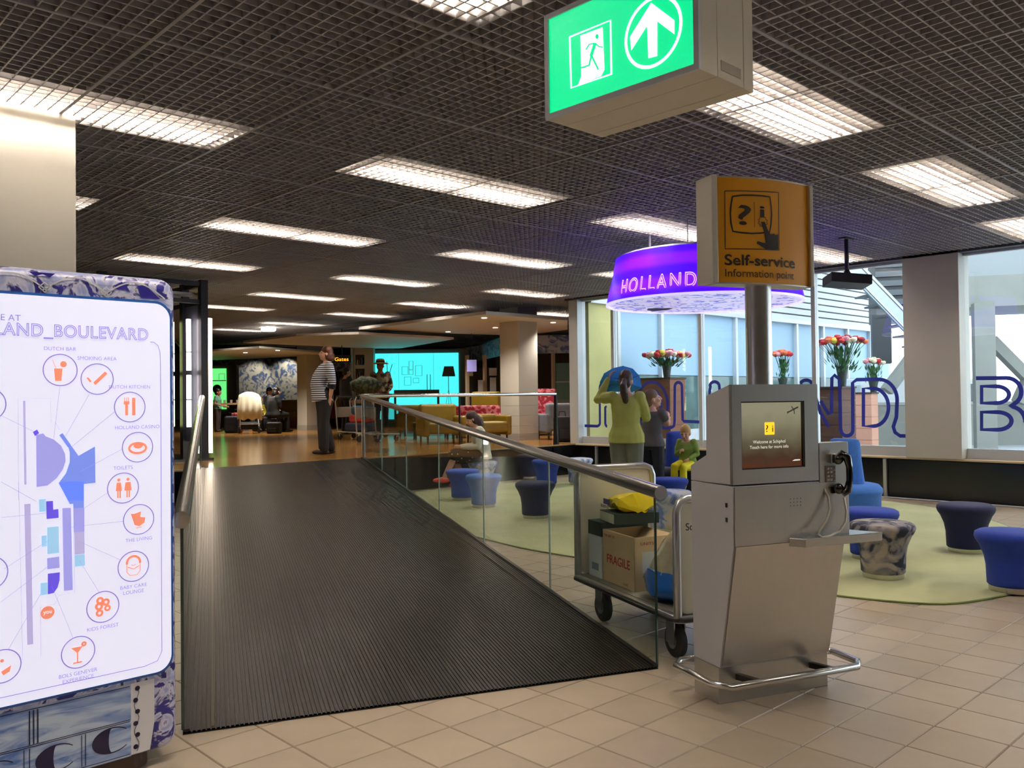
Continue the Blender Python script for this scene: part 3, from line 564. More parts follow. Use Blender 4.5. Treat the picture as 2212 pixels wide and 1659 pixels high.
kp = MB().box(0.585, 0.652, -0.157, -0.152, 1.135, 1.222).build('keypad', M('keypad_plate', (150,136,128), 0.3, 0.9), K)
for r_ in range(4):
    for c_ in range(3): MB().box(.592+.021*c_, .606+.021*c_, -0.162, -0.157, 1.140+.0205*r_, 1.153+.0205*r_).build('key', M('key_steel', (214,208,202), 0.25, 0.9), kp, bevel=0.002)
MB().tube([(.575,-.155,1.10),(.582,-.175,1.06),(.578,-.19,1.0),(.55,-.20,.95),(.50,-.205,.905),(.485,-.205,.875),(.51,-.205,.858),(.57,-.205,.862),(.63,-.205,.885),(.668,-.205,.93),(.674,-.205,.985),(hx-.004,-.20,1.055)], 0.0065, 8).build('cord', M('phone_cord', (200,196,184), 0.3, 0.6), K, smooth=True)
MB().box(.584, .668, -0.1545, -0.152, .912, 1.013).build('notice', M('notice_white', (190,186,190), 0.5), K); MB().box(.584, .668, -0.1555, -0.1545, .996, 1.013).build('notice_band', M('notice_yellow', (226,176,40), 0.5), K)
q = MB()
for r_ in range(3):
    for c_ in range(4): q.cyl((.350+.022*c_,-.1585,1.060-.018*r_),(.350+.022*c_,-.157,1.060-.018*r_), .0025, 6)
tag(q.build('speaker_holes', m_std, K), kind='stuff')
q = MB(); q.extr([(.34,-.15,.815),(.385,-.225,.815),(.90,-.225,.815),(.80,-.05,.815),(.745,-.05,.815),(.745,-.15,.815)], (0,0,.045)); q.build('shelf', M('shelf_steel', (194,192,189), 0.25, 0.92), K, bevel=0.004)
MB().tube([(.06,.30,.15),(-.04,.30,.15),(-.105,.235,.15),(-.11,-.09,.15),(-.055,-.18,.15),(.76,-.175,.15),(.825,-.11,.15),(.835,.10,.15),(.72,.14,.15)], 0.019, 12).build('foot_rail', M('handrail_steel', (196,194,191), 0.22, 1.0), K, smooth=50)
for x in (.12, .60): MB().bar((x,0.0,.13), (x,-.175,.15), .03, .03).build('rail_bracket', m_std, K)
MB().cyl((.29,0.0,1.56), (.29,0.0,2.25), .068, 28).build('pole', M('pole_steel', (204,202,199), 0.32, 1.0), K, smooth=True)
for z_ in (1.03, .955): MB().box(-0.003, 0.0, -.10, -.085, z_, z_+.022).build('lock', m_std, K)
# yellow sign (bowed front)
def bow(x): t = (x-.285)/.30; return -0.055 - 0.045*(1-t*t)
sgn = MB(); xs = [-.015+.60*k/16 for k in range(17)]
sgn.extr([(x, bow(x), 2.185) for x in xs]+[(x, 0.05+.04*(1-((x-.285)/.30)**2), 2.185) for x in xs[::-1]], (0,0,.545)); sg = sgn.build('sign_panel', M('sign_yellow', (240,168,18), 0.45), K, smooth=30)
for x0, x1 in ((-.050,-.012),(.582,.606)): MB().box(x0, x1, -0.075, 0.065, 2.18, 2.735).build('sign_rail', M('sign_rail_alu', (212,205,192), 0.35, 0.5), K, bevel=0.004)
MB().extr([(x, bow(x)-.002, 2.178) for x in xs]+[(x, 0.05, 2.178) for x in xs[::-1]], (0,0,.008)).build('sign_edge', M('sign_rail_alu'), K)
MB().extr([(x, bow(x)-.002, 2.729) for x in xs]+[(x, 0.05, 2.729) for x in xs[::-1]], (0,0,.008)).build('sign_edge', M('sign_rail_alu'), K)
def sgp(x, z, off=0.0025): return Vector((x, bow(x)-off, z))
m_ink = M('sign_ink', (48,36,22), 0.5)
def spx(px, py): p = Ppl(px, py, K0 + (Matrix.Rotation(KA,3,'Z') @ Vector((0,-0.085,0))), Matrix.Rotation(KA,3,'Z') @ Vector((0,1,0))); p = Matrix.Rotation(-KA,3,'Z') @ (p-K0); return p.x, p.z
def sdense(pts, n=8):
    out = []
    for i in range(len(pts)-1):
        for k in range(n): out.append((pts[i][0]+(pts[i+1][0]-pts[i][0])*k/n, pts[i][1]+(pts[i+1][1]-pts[i][1])*k/n))
    return out+[pts[-1]]
def sc(x, y): return spx(1480+x*320/1062, 360+y*500/1659)     # readings from a close view of the sign
F_ = Flat(sgp)
F_.line(sdense([sc(*p) for p in ((296,170),(656,190),(661,602),(299,586),(296,170))]), .0045)
mon = [sc(*p) for p in ((343,212),(400,206),(470,208),(540,214),(592,222),(602,290),(605,350),(600,420),(590,472),(530,480),(470,482),(400,474),(346,462),(334,400),(330,330),(334,270))]; F_.line(mon+[mon[0]], .0085)
F_.line(sdense([sc(483,256), sc(487,436)]), .003)
F_.poly([sc(*p) for p in ((530,400),(556,400),(582,470),(600,490),(620,484),(632,494),(652,490),(657,598),(560,594),(500,552),(508,538),(540,548),(562,552),(552,480))])
for k in range(10):
    a_ = 6.283*k/10; cx_, cz_ = sc(543,400); F_.line([(cx_+.022*math.cos(a_), cz_+.022*math.sin(a_)), (cx_+.032*math.cos(a_+.3), cz_+.032*math.sin(a_+.3)), (cx_+.022*math.cos(a_+.628), cz_+.022*math.sin(a_+.628))], .0035)
F_.build('pictogram', m_ink, sg)
def stext(body, a_, b_, c_, fnm, thick=0.0, h=None):
    x0, z0 = sc(*a_); x1, z1 = sc(*b_); tx = MB(); sz = h or .1
    put_text(tx, body, sz, (x0,0,z0), (1,0,(z1-z0)/(x1-x0)*0), EZ, 'LEFT', x1-x0, 0.0, fn=lambda p: sgp(p.x, p.z, 0.003))
    if thick:
        put_text(tx, body, sz, (x0+thick,0,z0), EX, EZ, 'LEFT', x1-x0, 0.0, fn=lambda p: sgp(p.x, p.z, 0.0032)); put_text(tx, body, sz, (x0,0,z0+thick*.8), EX, EZ, 'LEFT', x1-x0, 0.0, fn=lambda p: sgp(p.x, p.z, 0.0034))
    return tx.build(fnm, m_ink, sg)
stext('Self-service', (296,702), (782,712), 0, 'sign_lettering', .0035, .078); stext('Information point', (300,785), (778,795), 0, 'sign_lettering', 0, .058)
stext('?', (380,415), (460,415), 0, 'sign_lettering', .003, .145); stext('i', (522,365), (552,365), 0, 'sign_lettering', .003, .085)
# ------------------------------------------------------------------ luggage cart and what lies on it
CA = math.radians(90+22); c0 = Pz(1462, 1345, .27); c0.z = 0; CR = Wang(CA) - math.pi/2
c0 = c0 + Matrix.Rotation(CR,3,'Z') @ Vector((0.0,0,0))
CT = thing('luggage_cart', 'white panelled airport luggage trolley with aluminium frame on rubber wheels', 'luggage cart', c0, CR)
m_al = M('cart_aluminium', (190,190,188), 0.30, 0.9); m_wp = M('cart_panel', (226,218,196), 0.55, noise_amt=0.04, nscale=6); m_rub = M('wheel_rubber', (34,34,36), 0.6)
CWd, CLn = 0.70, 1.40
q = MB(); q.extr([(x,y,.255) for x, y in rrect(0,CWd,0,CLn,.07)], (0,0,.045)); q.build('deck', m_al, CT, bevel=0.006)
q = MB(); q.extr([(x,y,.265) for x, y in rrect(-.012,CWd+.012,-.012,CLn+.012,.08)], (0,0,.018)); q.build('bumper', M('bumper_black', (26,26,28), 0.6), CT)
MB().box(.04,CWd-.04,.04,CLn-.04,.300,.303).build('deck_mat', M('deck_mat', (112,106,98), 0.6), CT)
def end_panel(y, z1):
    pth = [(.03,y,.29),(.03,y,z1-.07),(.05,y,z1-.02),(.10,y,z1),(CWd-.10,y,z1),(CWd-.05,y,z1-.02),(CWd-.03,y,z1-.07),(CWd-.03,y,.29)]
    MB().tube(pth, .026, 10).build('end_frame', m_al, CT, smooth=60); MB().extr([(x,y-.008,z) for x, z in rrect(.045,CWd-.045,.305,z1-.015,.05)], (0,.016,0)).build('end_panel', m_wp, CT)
end_panel(1.36, 1.075); end_panel(.035, .985)
tx = MB(); put_text(tx, 'Schiphol', .062, (.088,.0255,.80), EX, EZ, 'LEFT', None, .0006); tx.build('lettering', M('cart_ink', (30,30,34), 0.5), CT)
for k, (x, y) in enumerate(((.12,.20),(CWd-.12,.20),(.12,1.14),(CWd-.12,1.14))):
    MB().box(x-.05,x+.05,y-.05,y+.05,.243,.256).build('castor_plate', m_al, CT)
    f_ = MB(); f_.box(x-.042,x-.034,y-.045,y+.045,.09,.245); f_.box(x+.034,x+.042,y-.045,y+.045,.09,.245); f_.build('castor_fork', M('castor_zinc', (206,210,212), 0.25, 0.9), CT)
    w = MB(); rg = []
    for r_, xx in ((.05,-.027),(.088,-.027),(.101,-.018),(.103,0),(.101,.018),(.088,.027),(.05,.027)): rg.append([(x+xx, y+r_*math.cos(6.28319*i/28), .103+r_*math.sin(6.28319*i/28)) for i in range(28)])
    w.rings(rg); wh = w.build('wheel', m_rub, CT, smooth=35); MB().cyl((x-.031,y,.103),(x+.031,y,.103), .048, 20).build('hub', M('hub_grey', (120,120,122), 0.4), wh, smooth=40)
def on_cart(name, label, cat, x, y, z=.303, rz=0.0): p = c0 + Matrix.Rotation(CR,3,'Z') @ Vector((x,y,0)); return thing(name, label, cat, (p.x,p.y,z), CR+rz)
# cardboard box, flaps folded in
m_card = M('cardboard', (214,188,150), 0.75, noise_amt=0.03, nscale=9); m_cardin = m_card
B_ = on_cart('cardboard_box', 'open brown cardboard box printed FRAGILE on the luggage trolley', 'box', .10, .66)
bw_, bl_, bh_ = .33, .44, .36
q = MB(); q.box(0,bw_,0,bl_,0,.006); q.box(0,.006,0,bl_,0,bh_); q.box(bw_-.006,bw_,0,bl_,0,bh_); q.box(0,bw_,0,.006,0,bh_); q.box(0,bw_,bl_-.006,bl_,0,bh_); q.build('carton', m_card, B_)
MB().extr([(.008,.03,bh_-.002),(.008,bl_-.03,bh_-.002),(.12,bl_-.03,bh_-.08),(.12,.03,bh_-.08)], (0,0,.004)).build('flap', m_cardin, B_); MB().extr([(bw_-.008,.03,bh_-.002),(bw_-.008,bl_-.03,bh_-.002),(bw_-.09,bl_-.03,bh_-.09),(bw_-.09,.03,bh_-.09)], (0,0,.004)).build('flap', m_cardin, B_)
tx = MB(); m_red = M('red_stamp', (176,36,34), 0.7); put_text(tx, 'FRAGILE', .086, (-.0006,bl_-.06,.135), (0,-1,0), EZ, 'LEFT', .32, .0003); put_text(tx, 'FRAGILE', .086, (-.0008,bl_-.063,.137), (0,-1,0), EZ, 'LEFT', .32, .0003); put_text(tx, 'THIS  SIDE  UP', .024, (-.0006,bl_-.02,bh_-.045), (0,-1,0), EZ, 'LEFT', .15, .0003); put_text(tx, 'GLASS', .022, (-.0006,.15,.02), (0,-1,0), EZ, 'LEFT', .06, .0003); put_text(tx, 'UNITS', .028, (.05,-.0006,bh_-.055), EX, EZ, 'LEFT', .10, .0003); tx.build('stamp', m_red, B_)
MB().box(.06,.19,-.001,0,.12,.26).build('shipping_label', M('label_white', (216,216,214), 0.6), B_)
# white and dark green carton behind it
G_ = on_cart('tall_carton', 'tall white carton with dark green lid standing behind the cardboard box', 'box', .10, 1.12)
MB().box(0,.38,0,.20,0,.30).build('carton', M('carton_white', (222,228,232), 0.5), G_); MB().box(-.002,.382,-.002,.202,.30,.40).build('lid', M('carton_green', (28,50,44), 0.5), G_); MB().box(-.001,0,.05,.15,.05,.10).build('label', M('label_line', (120,140,160), 0.5), G_)
D_ = on_cart('flat_carton', 'flat dark green carton lying on the tall carton under a yellow bag', 'box', .13, .98, .704, -.12)
MB().box(0,.34,0,.28,0,.075).build('carton', M('carton_green'), D_); MB().box(-.002,.0,.005,.275,.005,.07).build('end_label', M('carton_cream', (222,222,200), 0.6), D_)
Y_ = on_cart('yellow_bag', 'crumpled yellow plastic shopping bag on top of the cartons', 'bag', .15, .98, .780, -.12)
rows = []; random.seed(3)
for j in range(9):
    a_ = j/8; row = []
    for i in range(14):
        t_ = 6.28319*i/14; w_ = (.155 if 0 < j < 8 else .05)*(1-.15*a_); h_ = (.062+.028*math.sin(3*a_+1))*(1 if 0 < j < 8 else .3)
        row.append(Vector((.16+w_*math.cos(t_)+random.uniform(-.014,.014), -.02+.36*a_+random.uniform(-.012,.012), max(.0, h_*(1+math.sin(t_))*.72+random.uniform(-.014,.014)))))
    rows.append(row)
q = MB(); q.rings(rows); q.build('bag', M('yellow_plastic', (240,214,20), 0.25, bump=0.5, bscale=18, coat=0.3), Y_, smooth=22)
F_ = Flat(lambda y, z: Vector((-.003-.0,y,z))); F_.poly([(.12,.045),(.25,.045),(.25,.085),(.12,.085)]); F_.build('printed_patch', M('bag_navy', (40,40,110), 0.4), Y_)
tx = MB(); put_text(tx, 'SEE BUY FLY', .03, (-.004,.30,.018), (0,-1,0), EZ, 'LEFT', .16); tx.build('lettering', M('bag_navy'), Y_)
# blue and clear sack leaning at the near end
Z_ = on_cart('plastic_sack', 'blue plastic sack with clear top full of packages leaning in the trolley', 'bag', .20, .34)
def sack(rings_):
    q = MB(); rr = []
    for (cx_, cy_, cz_, rx, ry) in rings_: rr.append([(cx_+rx*(1+.06*math.sin(5*k+cz_*30))*math.cos(6.28319*k/20), cy_+ry*(1+.06*math.sin(3*k+cz_*40))*math.sin(6.28319*k/20), cz_+.008*math.sin(2.3*k)) for k in range(20)])
    return q.rings(rr)
sack([(.03,.02,.008,.10,.16),(.03,.02,.05,.17,.24),(.03,.03,.12,.18,.255),(.03,.0,.20,.17,.21)]).build('blue_sack', M('blue_plastic', (28,96,184), 0.25, bump=0.4, bscale=14, coat=0.3), Z_, smooth=50)
sack([(.03,.03,.14,.17,.235),(.03,-.01,.25,.155,.19),(.03,-.06,.38,.12,.13),(.03,-.10,.47,.07,.07)]).build('clear_wrap', M('cloudy_plastic', (176,168,140), 0.16, bump=0.6, bscale=16, coat=0.6, noise_amt=0.2, nscale=12), Z_, smooth=50)
MB().box(.10,.22,-.16,.16,.30,.44).xf(Matrix.Rotation(.2,4,'X')).build('parcel', M('cardboard'), Z_)
# ------------------------------------------------------------------ hanging ring sign
RC = C2W(2.46, 11.0, 2.78); RG = thing('ring_sign', 'glowing violet ring sign lettered HOLLAND_BOULEVARD hanging from the ceiling', 'hanging sign', RC)
Rb, Rt, Rh = 1.235, 1.11, .585
m_vio = two_tone('violet_light', (74,10,255), (122,24,255), 1.1, 'WAVEZ', 0.2, 0.8, rough=0.3, emit=0.85, dist=0.6, detail=0)
n = 64; q = MB(); q.rings([[(r_*math.cos(6.28319*k/n), r_*math.sin(6.28319*k/n), z) for k in range(n)] for r_, z in ((Rb,0),(Rb-.025,.12),(Rt+.03,.40),(Rt,Rh))], caps=False); q.build('band', m_vio, RG, smooth=True)
m_under = two_tone('ring_delft', (92,92,214), (228,222,255), 8, 'NOISE', 0.42, 0.50, rough=0.3, emit=0.55, c3=(198,190,250), detail=5, dist=1.0)
q = MB(); q.rings([[(r_*math.cos(6.28319*k/n), r_*math.sin(6.28319*k/n), z) for k in range(n)] for r_, z in ((Rb-.02,.006),(Rb-.07,.012),(.4,.012))]); q.build('underside', m_under, RG)
q = MB(); q.rings([[(r_*math.cos(6.28319*k/n), r_*math.sin(6.28319*k/n), z) for k in range(n)] for r_, z in ((Rb+.004,-.012),(Rb+.006,.012),(Rb-.03,.014),(Rb-.03,-.012))], closed=True); q.build('rim', M('ring_rim', (210,200,255), 0.3, emit=0.8), RG, smooth=True)
q = MB(); q.rings([[(r_*math.cos(6.28319*k/n), r_*math.sin(6.28319*k/n), z) for k in range(n)] for r_, z in ((Rt,Rh),(Rt-.06,Rh+.03),(.3,Rh+.02))]); q.build('top_cover', M('ring_top', (120,120,170), 0.5), RG, smooth=True)
F_ = Flat(lambda x, y: Vector((x,y,.004))); ca, sa = math.cos(-YAW), math.sin(-YAW)
def rot(x, y): return (x*ca-y*sa, x*sa+y*ca)
F_.poly([rot(-.62,.55),(rot(-.28,.55)),rot(-.30,.78),rot(-.48,.98),rot(-.60,.78)]); F_.build('delft_house', M('delft_navy'), RG)
tx = MB(); base_a = math.atan2(-RC.y, -RC.x)     # towards the entrance
def wrap(p):      # flat text -> round the band
    a_ = base_a + math.radians(-54) + p.x/Rb; z = .075+p.z; r_ = Rb-.03-.235*max(0,z-.12)*.9+.012 + p.y*0; return Vector((r_*math.cos(a_), r_*math.sin(a_), z))
put_text(tx, 'HOLLAND_BOULEVARD', .25, (0,0,0), EX, EZ, 'LEFT', 2.60, outline=.0055, fn=wrap, space=1.25); tx.build('neon_lettering', M('neon_pink', (246,200,255), 0.3, emit=0.8), RG)
for a_ in (0.4, 1.97, 3.54, 5.11): MB().cyl((Rt*.8*math.cos(a_), Rt*.8*math.sin(a_), Rh), (Rt*.8*math.cos(a_), Rt*.8*math.sin(a_), ZC-2.78+.1), .006, 6).build('hanging_wire', M('wire_grey', (150,150,150), 0.4, 0.6), RG)
p_ = C2W(1.80-2.46, 11.1-11.0, 0); MB().cyl((p_.x,p_.y,Rh-.05), (p_.x,p_.y,ZC-2.78+.1), .016, 8).build('power_cable', M('cable_grey', (170,166,170), 0.5), RG)
# ------------------------------------------------------------------ hanging loudspeaker bar
PJ = C2W(4.487, 11.465, ZC); J = thing('hanging_projector', 'flat black box hanging on a black pole from the ceiling by the windows', 'projector', PJ)
m_bk = M('black_metal', (22,21,24), 0.4)
MB().cyl((0,0,-.50),(0,0,.02), .028, 12).build('pole', m_bk, J, smooth=True); MB().box(-.12,.12,-.05,.05,-.015,.0).build('ceiling_plate', m_bk, J); MB().lathe([(.02,-.40),(.045,-.46),(.06,-.50),(.06,-.52)], 12).build('pole_collar', m_bk, J, smooth=True)
q = MB(); q.box(-.27,.27,-.17,.17,-.065,.065); R_ = Matrix.Translation((0,0,-.57)) @ Matrix.Rotation(Wang(math.radians(0)),4,'Z') @ Matrix.Rotation(.08,4,'Y') @ Matrix.Rotation(-.12,4,'X'); q.xf(R_); q.build('housing', m_bk, J, bevel=0.008)
# ------------------------------------------------------------------ rug
def catmull(pts, n=8):
    out = []; N = len(pts)
    for i in range(N):
        p0, p1, p2, p3 = (Vector((*pts[(i+k-1) % N],0)) for k in range(4))
        for j in range(n):
            t_ = j/n; out.append(0.5*((2*p1)+(p2-p0)*t_+(2*p0-5*p1+4*p2-p3)*t_*t_+(-p0+3*p1-3*p2+p3)*t_**3))
    return out
m_rug = M('rug_green', (168,170,132), 0.95, noise_amt=0.10, nscale=1.6, bump=0.4, bscale=140)
rp_ = catmull([(6.37,6.0),(6.50,7.3),(6.85,8.9),(7.4,10.4),(8.6,11.7),(10.2,11.9),(11.8,11.2),(12.7,9.0),(12.87,6.8),(12.75,5.3),(12.1,4.1),(10.96,3.15),(9.1,2.25),(7.3,2.3),(6.59,3.05)])
rc = Vector((9.6,7.0,0)); q = MB(); q.extr([p-rc+Vector((0,0,.002)) for p in rp_], (0,0,.012)); rug = q.build('rug', m_rug, None, rc); tag(rug, 'large rounded green carpet under the blue stools', 'carpet')
q = MB(); q.tube([p-rc+Vector((0,0,.008)) for p in rp_], .008, 6, True); q.build('rug_binding', M('rug_edge', (96,112,62), 0.9), rug)
# ------------------------------------------------------------------ stools and lounge seats
SOFT = dict(rough=0.9, sheen=0.04, bump=0.25, bscale=180)
m_navyf = M('fabric_navy', (9,16,62), noise_amt=0.1, nscale=30, **SOFT); m_royal = M('fabric_royal', (14,48,146), noise_amt=0.08, nscale=30, **SOFT); m_sky = M('fabric_sky', (52,108,192), noise_amt=0.06, nscale=30, **SOFT); m_vt = M('fabric_violet', (56,84,176), noise_amt=0.06, nscale=30, **SOFT)
m_patt = two_tone('fabric_camouflage', (34,38,58), (116,114,126), 5.5, 'NOISE', 0.43, 0.50, rough=0.85, c3=(158,148,138), detail=4, dist=1.2)
m_patl = two_tone('fabric_marbled', (90,110,170), (176,184,206), 6, 'NOISE', 0.4, 0.52, rough=0.85, c3=(190,176,150), detail=4, dist=1.0)
def stool(pos, mat, label, k=1.0):
    t = thing('stool', label, 'stool', pos, random.uniform(0,6), 'upholstered stools on the green carpet')
    MB().lathe([(0,.045),(.172,.045),(.18,.055),(.182,.10),(.186,.20),(.20,.28),(.232,.36),(.258,.40),(.268,.43),(.262,.458),(.235,.474),(.15,.482),(0,.484)], 32).build('cushion', mat, t, smooth=60)
    MB().lathe([(.168,.002),(.168,.046),(.0,.046)], 32).build('base_ring', M('stool_chrome', (196,192,184), 0.2, 1.0), t, smooth=40)
    return t
def G(px, py): p = Pz(px, py, 0.0); 
for_st = [((2088,1197),m_navyf,'dark navy mushroom stool with a bright blue top edge by the black plinth'),((2187,1284),m_royal,'royal blue mushroom stool on the front rim of the carpet'),((1908,1254),m_patt,'camouflage patterned mushroom stool beside the phone shelf of the kiosk'),((1880,1212),m_royal,'royal blue stool between the patterned stool and the light blue round sofa'),
  ((1045,1098),m_sky,'light blue mushroom stool behind the ramp glass'),((1000,1082),m_vt,'violet blue stool by the feet of the seated woman'),((1043,1056),m_patl,'pale marbled stool under the seated woman'),((1140,1035),m_navyf,'navy stool close to the black lounge plinth, behind the handrail'),((1181,1052),m_royal,'royal blue stool right behind the dark navy stool'),((1157,1122),m_navyf,'dark navy mushroom stool beside the light blue stool behind the ramp glass'),
  ((1250,1048),m_patl,'pale marbled stool behind the far end of the luggage trolley'),((1445,1112),m_royal,'royal blue stool in front of the sofa with the seated child'),((1448,1152),m_patl,'marbled stool beside the luggage trolley, near the kiosk')]
for (px, py), mt, lb in for_st:
    p = Pz(px, py, 0.012); d = Vector((p.x,p.y,0)).normalized()*0.15; stool((p.x+d.x, p.y+d.y, 0.014), mt, lb)
def round_sofa(pos, ang, m1, m2, label, r=.56, h=.54, bh=1.06):
    t = thing('round_sofa', label, 'sofa', pos, ang)
    MB().lathe([(0,.04),(r*.93,.04),(r*.96,.06),(r*.97,h-.14),(r,h-.08),(r,h-.04),(r*.94,h),(r*.7,h+.008),(0,h+.01)], 40).build('seat', m1, t, smooth=60)
    q = MB(); rr = []
    for z, wx, wy, oy in ((h-.02,.30,.20,.18),(h+.04,.29,.19,.18),(bh-.25,.235,.14,.22),(bh-.06,.205,.105,.25),(bh-.015,.19,.085,.255),(bh,.15,.05,.255)): rr.append([(wx*math.cos(6.28319*k/28), oy+wy*math.sin(6.28319*k/28), z) for k in range(28)])
    q.rings(rr); q.build('backrest', m2, t, smooth=60)
    MB().lathe([(r*.90,.0),(r*.90,.042),(0,.042)], 32).build('base_ring', M('stool_chrome'), t, smooth=40)
    return t
round_sofa(C2W(3.72, 10.1, .014), Wang(math.radians(-60)), m_sky, m_sky, 'light blue round sofa with conical backrest behind the kiosk')
round_sofa(C2W(2.62, 12.75, .014), Wang(math.radians(40)), M('fabric_midnight', (12,16,48), **SOFT), m_royal, 'midnight blue round sofa with royal blue backrest where the child sits')
# ================================================================== the raised lounge
def L(px, dist, z=ZP): p = Pd(px, 880, dist); p.z = z; return p
def zat(px, py, dist): return Pd(px, py, dist).z
m_brown = M('panel_taupe', (112,96,84), 0.6); m_beige = M('shelf_beige', (164,150,132), 0.6)
# --- dark steel pavilion with light tubes
A = L(441, 14.3); PV = thing('light_pavilion', 'black steel frame pavilion with vertical white light tubes on the lounge', 'pavilion', A)
m_ps = M('pavilion_steel', (34,33,36), 0.4, 0.3); m_tubew = M('tube_white', (255,246,240), 0.3, emit=9.0, ecol=(255,240,246)); m_tubey = M('tube_lime', (240,250,190), 0.3, emit=5.0, ecol=(226,250,150)); m_tubep = M('tube_warm', (255,240,220), 0.3, emit=11.0, ecol=(255,232,206))
H_ = ZC-ZP-.06
for (x, y) in ((0,0),(0,1.5),(-1.6,0),(-1.6,1.5),(0,.75)): MB().box(x-.07,x+.05,y-.06,y+.06,0,H_).build('post', m_ps, PV)
for z in (H_-.06, H_-.36):
    for a_, b_ in (((0,0),(0,1.5)),((-1.6,0),(-1.6,1.5)),((0,0),(-1.6,0)),((0,1.5),(-1.6,1.5))): MB().bar((*a_,z),(*b_,z), .05, .07).build('beam', m_ps, PV)
for k in range(5): MB().bar((-1.6,.15+.3*k,H_-.22),(0,.15+.3*k,H_-.22), .03, .04).build('roof_slat', M('slat_bright', (170,164,150), 0.3, 0.8), PV)
MB().bar((0,.10,1.5),(0,1.45,2.2), .03).build('brace', m_ps, PV); MB().bar((-1.6,.10,.6),(-1.6,1.45,1.9), .03).build('brace', m_ps, PV)
MB().box(-.02,.02,.08,.70,.3,H_-.4).build('wall_panel', M('panel_slate', (74,76,84), 0.35), PV); MB().box(-1.7,.06,1.42,1.5,.0,.5).build('low_wall', m_ps, PV)
MB().box(-1.75,.12,-.1,1.6,0,.04).build('deck', M('deck_dark', (44,42,40), 0.15), PV)
MB().cyl((.085,-.03,.12),(.085,-.03,2.36), .042, 14).build('light_tube', m_tubep, PV, smooth=True)
for z0, z1 in ((.55,1.0),(1.02,1.42),(1.50,1.80),(1.82,2.36)):
    MB().cyl((-.12,.32,z0),(-.12,.32,z1), .038, 12).build('light_tube', m_tubew, PV, smooth=True); MB().cyl((-.12,1.0,z0),(-.12,1.0,z1), .034, 12).build('light_tube', m_tubey, PV, smooth=True)
# --- suspended ceiling canopies
def lamp_light(t, watt, col, size=2.3):
    ld = bpy.data.lights.new('lamp_beam', 'SPOT'); ld.energy = watt; ld.color = col; ld.spot_size = size; ld.spot_blend = .8; ld.shadow_soft_size = .06; lo_ = bpy.data.objects.new('lamp_beam', ld); COL.objects.link(lo_); lo_.parent = t; lo_.location = (0,0,-.03)
def slab(pxs, z, th, mat, name):
    pts = [Pz(px, py, z) for px, py in pxs]; q = MB(); q.extr(pts, (0,0,th)); return struct(q.build(name, mat))
cw = M('canopy_white', (208,204,200), 0.6); slab([(775,712),(1050,679),(1226,692),(1226,712),(1130,725),(850,717)], 3.36, .07, cw, 'ceiling_canopy')
slab([(525,741),(640,726),(775,722),(980,733),(845,756),(700,748)], 3.20, .06, M('canopy_grey', (200,197,196), 0.6), 'ceiling_canopy')
slab([(440,760),(560,752),(690,762),(700,768),(460,778)], 3.12, .06, M('canopy_white'), 'ceiling_canopy')
for px, py in ((1046,687),(1070,708),(968,717),(1195,697)):
    p = Pz(px, py, 3.355); t = thing('downlight', 'small round downlight set in the white suspended canopy', 'light', p, 0, 'canopy downlights')
    MB().cyl((0,0,-.004),(0,0,.002), .06, 14).build('lens', M('downlight', (255,240,210), 0.3, emit=6.0), t); lamp_light(t, 170, (1,.93,.82))
for px, py, z in ((600,757,3.115),(530,762,3.115)):
    p = Pz(px, py, z); t = thing('downlight', 'small round downlight set in the low far canopy before the delft wall', 'light', p, 0, 'far canopy downlights'); MB().cyl((0,0,-.004),(0,0,.002), .06, 14).build('lens', M('downlight'), t); lamp_light(t, 230, (1,.90,.76))
p = Pz(580, 713, 3.60); q = MB(); q.lathe([(0,-.03),(.17,-.03),(.20,0),(.20,.06),(0,.06)], 24); tag(q.build('ceiling_lamp', M('downlight_big', (255,246,226), 0.3, emit=16.0), None, p), 'bright round surface lamp on the ceiling over the lounge', 'light')
# --- delft tile wall at the back, with two wall-washing spots
a, b = L(430, 37), L(655, 36); d = (b-a); d.z = 0; nrm = Vector((d.y,-d.x,0)).normalized()
m_dw = two_tone('delft_wall', (70,92,152), (172,178,190), 3.6, 'NOISE', 0.42, 0.55, rough=0.4, detail=8, dist=1.6)
q = MB(); q.extr([a, b, b+Vector((0,0,2.75)), a+Vector((0,0,2.75))], -nrm*.2); dwl = struct(q.build('wall_delft', m_dw))
for px in (545, 617):
    c_ = Pd(px, 762, 35.4); t = thing('wall_spot', 'small ceiling spot washing the delft tile wall with warm light', 'light', c_, 0, 'wall spots'); MB().lathe([(.03,-.02),(.06,-.02),(.065,.10),(.0,.10)], 14).build('housing', m_ps, t)
    ld = bpy.data.lights.new('spot_beam', 'SPOT'); ld.energy = 90; ld.color = (1,.82,.5); ld.spot_size = 1.5; ld.spot_blend = .6; ld.shadow_soft_size = .05; lo = bpy.data.objects.new('spot_beam', ld); COL.objects.link(lo); lo.parent = t; lo.location = (0,0,-.05); tgt = (Pd(px, 830, 36.3)-c_); lo.rotation_euler = tgt.to_track_quat('-Z','Y').to_euler()
